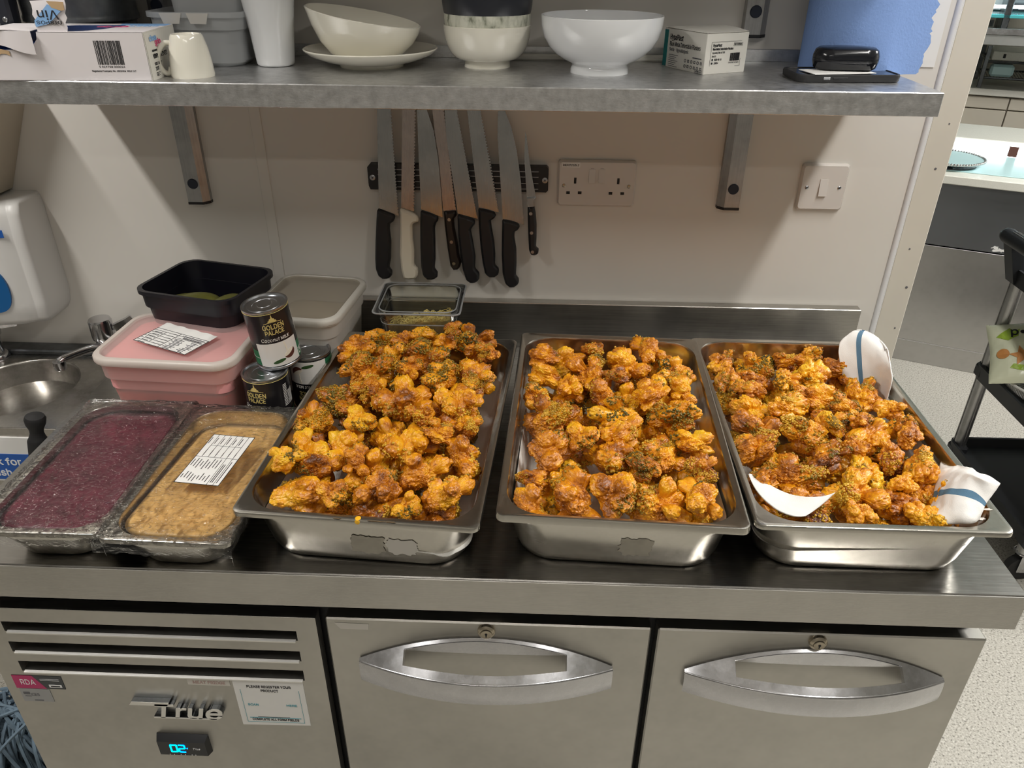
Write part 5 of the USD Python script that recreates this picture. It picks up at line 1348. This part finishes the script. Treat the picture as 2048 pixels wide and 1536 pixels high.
def tap(label, x, y, sx):
    t = thing('basin_tap', label, 'tap', (x, y, .852 if y > -.040 else .841), group='lever taps on the hand basin')
    part(t, 'base', lathe([(0, 0), (.024, 0), (.025, .003), (.0225, .010), (.019, .014), (0, .014)], 32), chrome, smooth=50)
    part(t, 'body', lathe([(.0165, .010), (.0175, .05), (.0215, .054), (.0225, .060), (.0225, .092), (.0205, .097), (0, .098)], 32), chrome, smooth=45)
    part(t, 'spout', tube(smoothpath([(0, -.010, .040), (sx * .018, -.045, .047), (sx * .040, -.085, .049), (sx * .046, -.094, .046)], 8), np.r_[np.linspace(.0085, .0075, 20), np.linspace(.0075, .0095, 5)], 14), chrome, smooth=60)
    part(t, 'nozzle', moved(lathe([(0, 0), (.0105, 0), (.0115, .003), (.0115, .018), (0, .019)], 20), (sx * .046, -.094, .030)), chrome, smooth=45)
    part(t, 'lever', [tube([(.016, .004, .074), (.030, .010, .078)], .006, 10), frame(ext(sg.Polygon([(0, -.007), (.026, -.010), (.036, .004), (.033, .016), (.024, .012), (0, .006)]).buffer(.002), .006), (.026, .006, .078), (.9, .45, .12), (0, -.2, 1))], chrome, smooth=40)


tap('chrome lever tap beside the pink tub', -1.2330, -.0560, -1)
tap('chrome lever tap at the far left, only its spout in view', -1.4760, -.0560, 1)

# mop standing between the basin and the fridge
t = thing('mop', 'mop with a black grip and blue-grey strands standing left of the fridge', 'mop', (-1.42, -.44, 0))
part(t, 'pole', tube([(-1.2215, -.362, .792), (-1.330, -.400, .30)], .0115, 14), mop_pole, world=True)
gp = np.array([-1.2215, -.362, .790]); gq = np.array([-1.2040, -.357, .8975]); gd = (gq - gp)
prof = [(0, .010), (.02, .0165), (.10, .0178), (.52, .0165), (.58, .0135), (.66, .0110), (.74, .0115), (.84, .0160), (.93, .0172), (.98, .0150), (1.0, .004)]
part(t, 'grip', tube([gp + gd * a for a, _ in prof], [r_ for _, r_ in prof], 20), black_rubber, smooth=50, world=True)
part(t, 'socket', tube([(-1.325, -.398, .32), (-1.350, -.408, .205)], .017, 14), mop_blue, world=True)
part(t, 'clamp', tube(smoothpath([(-1.400, -.405, .235), (-1.395, -.425, .200), (-1.418, -.445, .165), (-1.450, -.450, .125), (-1.470, -.445, .085), (-1.520, -.470, .045)], 8), .0075, 10), mop_blue, smooth=60, world=True)
part(t, 'clamp', tube(smoothpath([(-1.350, -.408, .205), (-1.380, -.405, .225), (-1.400, -.405, .235)], 6), .009, 10), mop_blue, smooth=60, world=True)
rm = np.random.RandomState(3); st = []
for q in range(330):
    a = rm.uniform(0, 2 * math.pi); r1 = rm.uniform(.05, .20); cx, cy = -1.430, -.430
    p0 = np.array([cx + rm.uniform(-.05, .07), cy + rm.uniform(-.03, .03), rm.uniform(.13, .23)])
    p2 = np.array([cx + r1 * math.cos(a) * 1.0, cy + r1 * math.sin(a) * .62, .006 + rm.uniform(0, .02)])
    pm = (p0 + p2) / 2 + [rm.uniform(-.03, .03), rm.uniform(-.03, .03), rm.uniform(.03, .085)]
    p3 = p2 + [rm.uniform(-.03, .03), rm.uniform(-.02, .02), 0]
    p2[0], p3[0] = min(p2[0], -1.19), min(p3[0], -1.185)
    st.append(tube(smoothpath([p0, pm, p2, p3], 5), .0037, 5))
part(t, 'strands', st, mop_cotton, smooth=60, kind='stuff', world=True)

# ================================================================== servery beyond the doorway
A0 = np.array([1.3743, 1.5745, 0.]); DD = np.array([.92004, -.39182, 0.]); NN = np.array([.39182, .92004, 0.])
AZ = math.degrees(math.atan2(DD[1], DD[0]))


def sv(name, label, cat, z=0., **k):
    return thing(name, label, cat, (A0[0], A0[1], z), AZ, **k)


t = sv('servery_counter', 'steel-fronted servery counter with a pale quartz top beyond the doorway', 'counter')
part(t, 'plinth', bx(-.90, 1.60, .020, .70, 0, .102, .001), steel_cabinet)
part(t, 'plinth_rail', bx(-.90, 1.60, .010, .03, .100, .106, .001), chrome_satin)
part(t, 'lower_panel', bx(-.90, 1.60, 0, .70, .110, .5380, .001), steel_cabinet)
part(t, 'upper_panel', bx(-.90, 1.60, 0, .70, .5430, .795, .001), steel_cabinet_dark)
part(t, 'worktop', bx(-.95, 1.65, -.030, .72, .797, .830, .003), quartz)
part(t, 'tape_scrap', [frame(ext(blot(.05, .012, 4, 20, .5), .0004), (.14, -.0003, .556)), frame(ext(blot(.02, .012, 9, 20, .5), .0004), (.115, -.0003, .566))], paper_white, smooth=False)
t = sv('chilled_display', 'pale blue lit display well set in the servery counter', 'display', .830)
part(t, 'well_floor', bx(-.80, 1.5, .045, .455, .0005, .004, .001), frost_blue)
part(t, 'light_strip', bx(-.80, 1.5, .440, .4550, .012, .030, .002), strip_glow)
t = sv('display_plate', 'round plate with a beaded rim in the lit display well', 'plate', .834)
part(t, 'plate', moved(lathe([(0, .018), (.10, .018), (.132, .020), (.138, .024), (.135, .026), (.10, .022), (0, .022)], 64), (-.130, .155, 0)), frost_blue, smooth=50)
part(t, 'beads', [ball((-.130 + .136 * math.cos(a), .155 + .136 * math.sin(a), .026), .0055, 1) for a in np.linspace(0, 2 * math.pi, 76, endpoint=False)], foil, smooth=True)
part(t, 'stand', moved(lathe([(0, 0), (.11, 0), (.11, .004), (.03, .008), (.03, .018), (0, .018)], 40), (-.130, .155, 0)), dark_glaze, smooth=40)
t = sv('quartz_ledge', 'pale quartz ledge behind the display well', 'ledge', .830)
part(t, 'ledge', bx(-.90, 1.60, .470, .80, 0, .052, .003), quartz)
t = sv('display_ticket', 'small brown price ticket in the display well', 'ticket', .834)
part(t, 'ticket', frame(flat(0, .034, 0, .040, .003), (.105, .400, .002)), coconut_brown, smooth=False)
# back units
t = sv('back_cabinet', 'beige back cabinets behind the servery', 'cabinet')
for q in range(5):
    part(t, 'door', bx(-.60 + .40 * q + .003 - .02, -.20 + .40 * q - .003 - .02, 1.50, 1.52, .10, .84, .002), cabinet_beige)
    part(t, 'drawer_front', bx(-.60 + .40 * q + .003 - .02, -.20 + .40 * q - .003 - .02, 1.50, 1.52, .846, .905, .002), cabinet_beige)
part(t, 'carcass', bx(-.62, 1.35, 1.522, 1.95, .0, .91, .002), cabinet_beige)
part(t, 'back_panel', bx(-1.2, 1.35, 1.95, 1.98, .0, 2.3, .002), cabinet_beige)
part(t, 'back_top', bx(-.06, 1.35, 1.48, 1.95, .912, .945, .003), quartz)
part(t, 'side_top', bx(-.62, -.066, 1.36, 1.95, 1.000, 1.030, .003), quartz)
part(t, 'side_panel', bx(-.62, -.070, 1.38, 1.94, .10, .998, .002), cabinet_beige)
t = sv('hook_row', 'three dark knobs beside the doorway over the servery', 'knob', .0)
for z in (.872, .852, .832):
    part(t, 'knob', frame(lathe([(0, .012), (.006, .011), (.009, .004), (.004, 0)], 16), (-.152, .615, z + .06)), ink)
rp = np.random.RandomState(8)
for q in range(8):
    t = sv('dinner_plate', 'white dinner plate in the stack on the quartz side ledge beyond the doorway', 'plate', 1.031 + .0085 * q, group='plates stacked beyond the doorway')
    part(t, 'plate', moved(lathe([(0, .001), (.065, .001), (.068, 0), (.072, 0), (.075, .003), (.115, .010), (.116, .012), (.112, .0125), (.072, .006), (0, .006)], 48), (-.185 + .004 * rp.rand(), 1.50, 0)), porcelain_white, smooth=50)
t = sv('wire_rack', 'dark wire rack holding trays on the back counter', 'rack', .945)
for x in (.02, .50):
    for y in (1.52, 1.86):
        part(t, 'post', bx(x - .010, x + .010, y - .010, y + .010, 0, .30, .002), steel_dark)
for z in (.05, .13, .22):
    part(t, 'rack_frame', [rod((.02, 1.52, z), (.50, 1.52, z), .006, 8), rod((.02, 1.86, z), (.50, 1.86, z), .006, 8), rod((.02, 1.52, z), (.02, 1.86, z), .006, 8), rod((.50, 1.52, z), (.50, 1.86, z), .006, 8)], steel_dark)
    part(t, 'rack_wires', [rod((.02 + .015 * q, 1.52, z), (.02 + .015 * q, 1.86, z), .0022, 5) for q in range(1, 32)], steel_dark, kind='stuff')
t = sv('white_tray', 'white tray with a dark slot on the wire rack', 'tray', 1.082)
part(t, 'tray', bx(.04, .46, 1.515, 1.80, 0, .045, .004), quartz)
part(t, 'slot', frame(flat(0, .012, 0, .020, .001), (.09, 1.5149, .012)), ink, smooth=False)
t = sv('herb_packet', 'pale green packet on the lowest rack shelf', 'packet', 1.002)
part(t, 'packet', bx(.05, .16, 1.52, 1.60, 0, .060, .012), frost_blue)
t = sv('gantry', 'steel gantry with a glass shelf over the back counter', 'gantry')
part(t, 'channel', bx(-.90, 1.60, 1.15, 1.45, 1.185, 1.245, .004), steel_cabinet)
part(t, 'channel_lip', bx(-.90, 1.60, 1.135, 1.15, 1.232, 1.262, .003), chrome_satin)
part(t, 'glass_shelf', bx(-.90, 1.60, 1.15, 1.50, 1.305, 1.320, .002), usdkit.material(stage, '/World/Looks/glass_teal', {'p': ('principled_bsdf', {'base_color': (.15, .75, .80), 'roughness': .1, 'transmission_weight': .4})}, surface='p.BSDF'))
part(t, 'light_strip', bx(-.90, 1.60, 1.155, 1.17, 1.345, 1.360, .002), strip_glow)
for x in (.02, .40):
    part(t, 'bracket', bx(x - .015, x + .015, 1.15, 1.48, 1.245, 1.60, .003), steel_dark)
t = sv('dark_screen', 'dark glass screen standing on the gantry', 'screen', 1.3210)
part(t, 'screen', bx(-.30, .015, 1.40, 1.44, 0, .45, .004), steel_cabinet)
part(t, 'panel', bx(.045, .36, 1.40, 1.44, 0, .45, .004), dark_glass)

# ------------------------------------------------------------------ service trolley
CX, CY0, CY1, CW = 1.060, .250, .730, .80
t = thing('service_trolley', 'black plastic three-tier service trolley with aluminium posts at the right', 'trolley', (CX + CW / 2, (CY0 + CY1) / 2, 0))
Q = lambda n, m, mt, **k: part(t, n, m, mt, world=True, **k)
for x in (CX + .018, CX + CW - .018):
    for y in (CY0 + .018, CY1 - .018):
        pr = sg.Point(0, 0).buffer(.020, 8).difference(sg.box(-.0035, .0165, .0035, .03)).difference(sg.box(-.0035, -.03, .0035, -.0165)).difference(sg.box(.0165, -.0035, .03, .0035)).difference(sg.box(-.03, -.0035, -.0165, .0035))
        Q('post', moved(ext(pr, .72), (x, y, .105)), alu, smooth=40)
        Q('corner_socket', [bx(x - .026, x + .026, y - .026, y + .026, z, z + .05, .010) for z in (.125, .425)], cart_plastic)
for z, nm in ((.130, 'bottom_tray'), (.420, 'middle_tray'), (.745, 'top_tray')):
    hx, hy = CW / 2 + .005, (CY1 - CY0) / 2 + .005
    Q(nm, moved(loft([rloop(hx - .006, hy - .006, .03, 0), rloop(hx, hy, .03, .004), rloop(hx + .004, hy + .004, .032, .052), rloop(hx - .004, hy - .004, .028, .052), rloop(hx - .010, hy - .010, .026, .022), rloop(hx - .02, hy - .02, .02, .020)]), (CX + CW / 2, (CY0 + CY1) / 2, z)), cart_plastic)
for y in (CY1 - .022, CY0 + .022):
    Q('handle_bracket', hull([(CX + a, y + b, z) for b in (-.022, .022) for a, z in ((-.010, .752), (.030, .752), (.030, .800), (-.006, .845), (-.030, .882), (-.058, .882), (-.052, .870))]), cart_plastic)
Q('handle', tube([(CX - .045, CY1 + .020, .885), (CX - .045, CY1 + .012, .885), (CX - .045, CY1, .885), (CX - .045, CY0, .885), (CX - .045, CY0 - .012, .885), (CX - .045, CY0 - .020, .885)], [.006, .019, .022, .022, .019, .006], 18), cart_plastic, smooth=60)
Q('handle_rib', [tube([(CX - .045 + .0215 * math.cos(a), CY1 - .03, .885 + .0215 * math.sin(a)), (CX - .045 + .0215 * math.cos(a), CY0 + .03, .885 + .0215 * math.sin(a))], .0018, 6) for a in (.9, 1.25, 1.6, 1.95)], alu)
Q('tray_label', frame(flat(0, .05, 0, .03, .0005), (CX + .085, CY0 - .0100, .765)), paper_white, smooth=False)
Q('tray_label', moved(bx(CX - .0095, CX - .0090, CY1 - .155, CY1 - .105, .752, .786, 0), (0, 0, 0)), paper_white, smooth=False)
for x in (CX + .03, CX + CW - .03):
    for y in (CY0 + .025, CY1 - .03):
        c = Q('castor', [disc_y((x, y + .012, .040), .040, .024, 28)], black_rubber, smooth=40)
        Q('castor_fork', [bx(x - .016, x + .016, y - .018, y - .0145, .030, .092, .003), bx(x - .016, x + .016, y + .0145, y + .018, .030, .092, .003), moved(lathe([(0, 0), (.028, 0), (.031, .004), (.026, .010), (.014, .014), (0, .014)], 28), (x, y, .091))], chrome, smooth=45)
# white wire basket on the middle tray
t = thing('wire_basket', 'round white wire basket on the middle tier of the trolley', 'basket', (1.245, .575, .444))
part(t, 'rim', tube([(.195 * math.cos(a), .195 * math.sin(a), .058) for a in np.linspace(0, 2 * math.pi, 64, endpoint=False)], .0042, 8, True), white_plastic, smooth=60)
part(t, 'foot_ring', tube([(.12 * math.cos(a), .12 * math.sin(a), .003) for a in np.linspace(0, 2 * math.pi, 48, endpoint=False)], .003, 8, True), white_plastic, smooth=60)
wires = []
for q in range(-15, 16):
    y = q * .0125; c_ = math.sqrt(max(.195 ** 2 - y * y, 1e-4))
    wires.append(tube(smoothpath([(-c_, y, .058), (-c_ * .75, y, .012), (0, y, .004), (c_ * .75, y, .012), (c_, y, .058)], 6), .0024, 6))
part(t, 'wires', wires, white_plastic, smooth=60, kind='stuff')


def pillow(w, h, d, seed):
    n = 30; u = np.linspace(-1, 1, n); X, Y = np.meshgrid(u, u, indexing='ij')
    puff = np.clip((1 - X ** 2) * (1 - Y ** 4), 0, 1) ** .6
    cr = (meshkit.fbm(np.stack([X * 3, Y * 3, X * 0], -1), 3, seed) - .5)
    Zt = d * puff + .008 * cr * (.3 + puff); Xo = X * w * (1 - .05 * np.cos(Y * 3)); Yo = Y * h * (1 - .06 * puff)
    Tp = np.stack([Xo, Yo, Zt + .0006], -1); Bt = np.stack([Xo, Yo, -Zt - .0006], -1)
    ix = np.arange(n * n).reshape(n, n); a, b, c, e = ix[:-1, :-1].ravel(), ix[1:, :-1].ravel(), ix[1:, 1:].ravel(), ix[:-1, 1:].ravel(); m = n * n
    ed = np.concatenate([ix[:, 0], ix[-1, 1:], ix[-2::-1, -1], ix[0, -2:0:-1]]); e2 = np.roll(ed, -1)
    return trimesh.Trimesh(np.vstack([Tp.reshape(-1, 3), Bt.reshape(-1, 3)]), np.vstack([np.c_[a, b, c], np.c_[a, c, e], np.c_[a + m, c + m, b + m], np.c_[a + m, e + m, c + m], np.c_[ed, ed + m, e2 + m], np.c_[ed, e2 + m, e2]]), process=False), Tp


def snack(label, loc, rot, seed):
    t = thing('snack_bag', label, 'bag', loc, rot=rot, group='snack bags in the trolley basket')
    m, Tp = pillow(.070, .100, .026, seed)
    part(t, 'packet', m, snack_cream, smooth=60)
    from scipy.interpolate import RegularGridInterpolator as RGI
    u = np.linspace(-1, 1, 30); zf = RGI((u, u), Tp[..., 2], bounds_error=False, fill_value=0.)

    def stick(g2, off):
        v, fc = trimesh.remesh.subdivide_to_size(g2.vertices, g2.faces, .008)
        v = v.copy(); v[:, 2] += zf(np.c_[np.clip(v[:, 0] / .070, -1, 1), np.clip(v[:, 1] / .094, -1, 1)]) + off
        return trimesh.Trimesh(v, fc, process=False)
    pz = lambda p: ext(sg.Polygon(p), .0006)
    part(t.GetChild('packet'), 'green_patch', stick(pz([(-.050, .045), (-.015, .075), (-.005, .060), (.010, .070), (.005, .045), (-.02, .030)]), .0012), snack_green, smooth=False)
    part(t.GetChild('packet'), 'green_patch', stick(pz([(-.02, -.06), (.03, -.075), (.045, -.060), (-.01, -.048)]), .0012), snack_green, smooth=False)
    star = [((.034 if q % 2 == 0 else .015) * math.cos(q * math.pi / 5 + .5) + .012, (.034 if q % 2 == 0 else .015) * math.sin(q * math.pi / 5 + .5) - .022) for q in range(10)]
    part(t.GetChild('packet'), 'snack_picture', [stick(pz(star), .0016), stick(ext(sg.Point(-.035, -.015).buffer(.016), .0006), .0014)], snack_orange, smooth=False)
    part(t.GetChild('packet'), 'lettering', stick(moved(txt('p\u2022p', .026, .0008, True, 'c', width=.062), (.018, .048, 0)), .0020), ink, smooth=False)
    part(t, 'sealed_end', [stick(flat(-.066, .066, .088, .099, .0006), .0005), stick(flat(-.066, .066, -.099, -.084, .0006), .0005)], foil, smooth=False)


snack('cream and green snack bag leaning on the rim of the trolley basket', (1.075, .600, .572), (36, -16, -24), 3)
snack('snack bag at the right edge of the trolley basket', (1.240, .640, .545), (40, 18, 20), 5)
t = thing('paper_menu', 'folded pale green leaflet lying in the trolley basket', 'leaflet', (1.255, .520, .4555), 25)
part(t, 'leaflet', [bx(-.07, .07, -.05, .05, 0, .0012, 0), moved(sheet(np.array([[(u, v, .004 + .012 * (u + .07)) for v in (-.05, .05)] for u in np.linspace(-.07, .07, 6)]), .001), (0, 0, 0))], snack_cream)
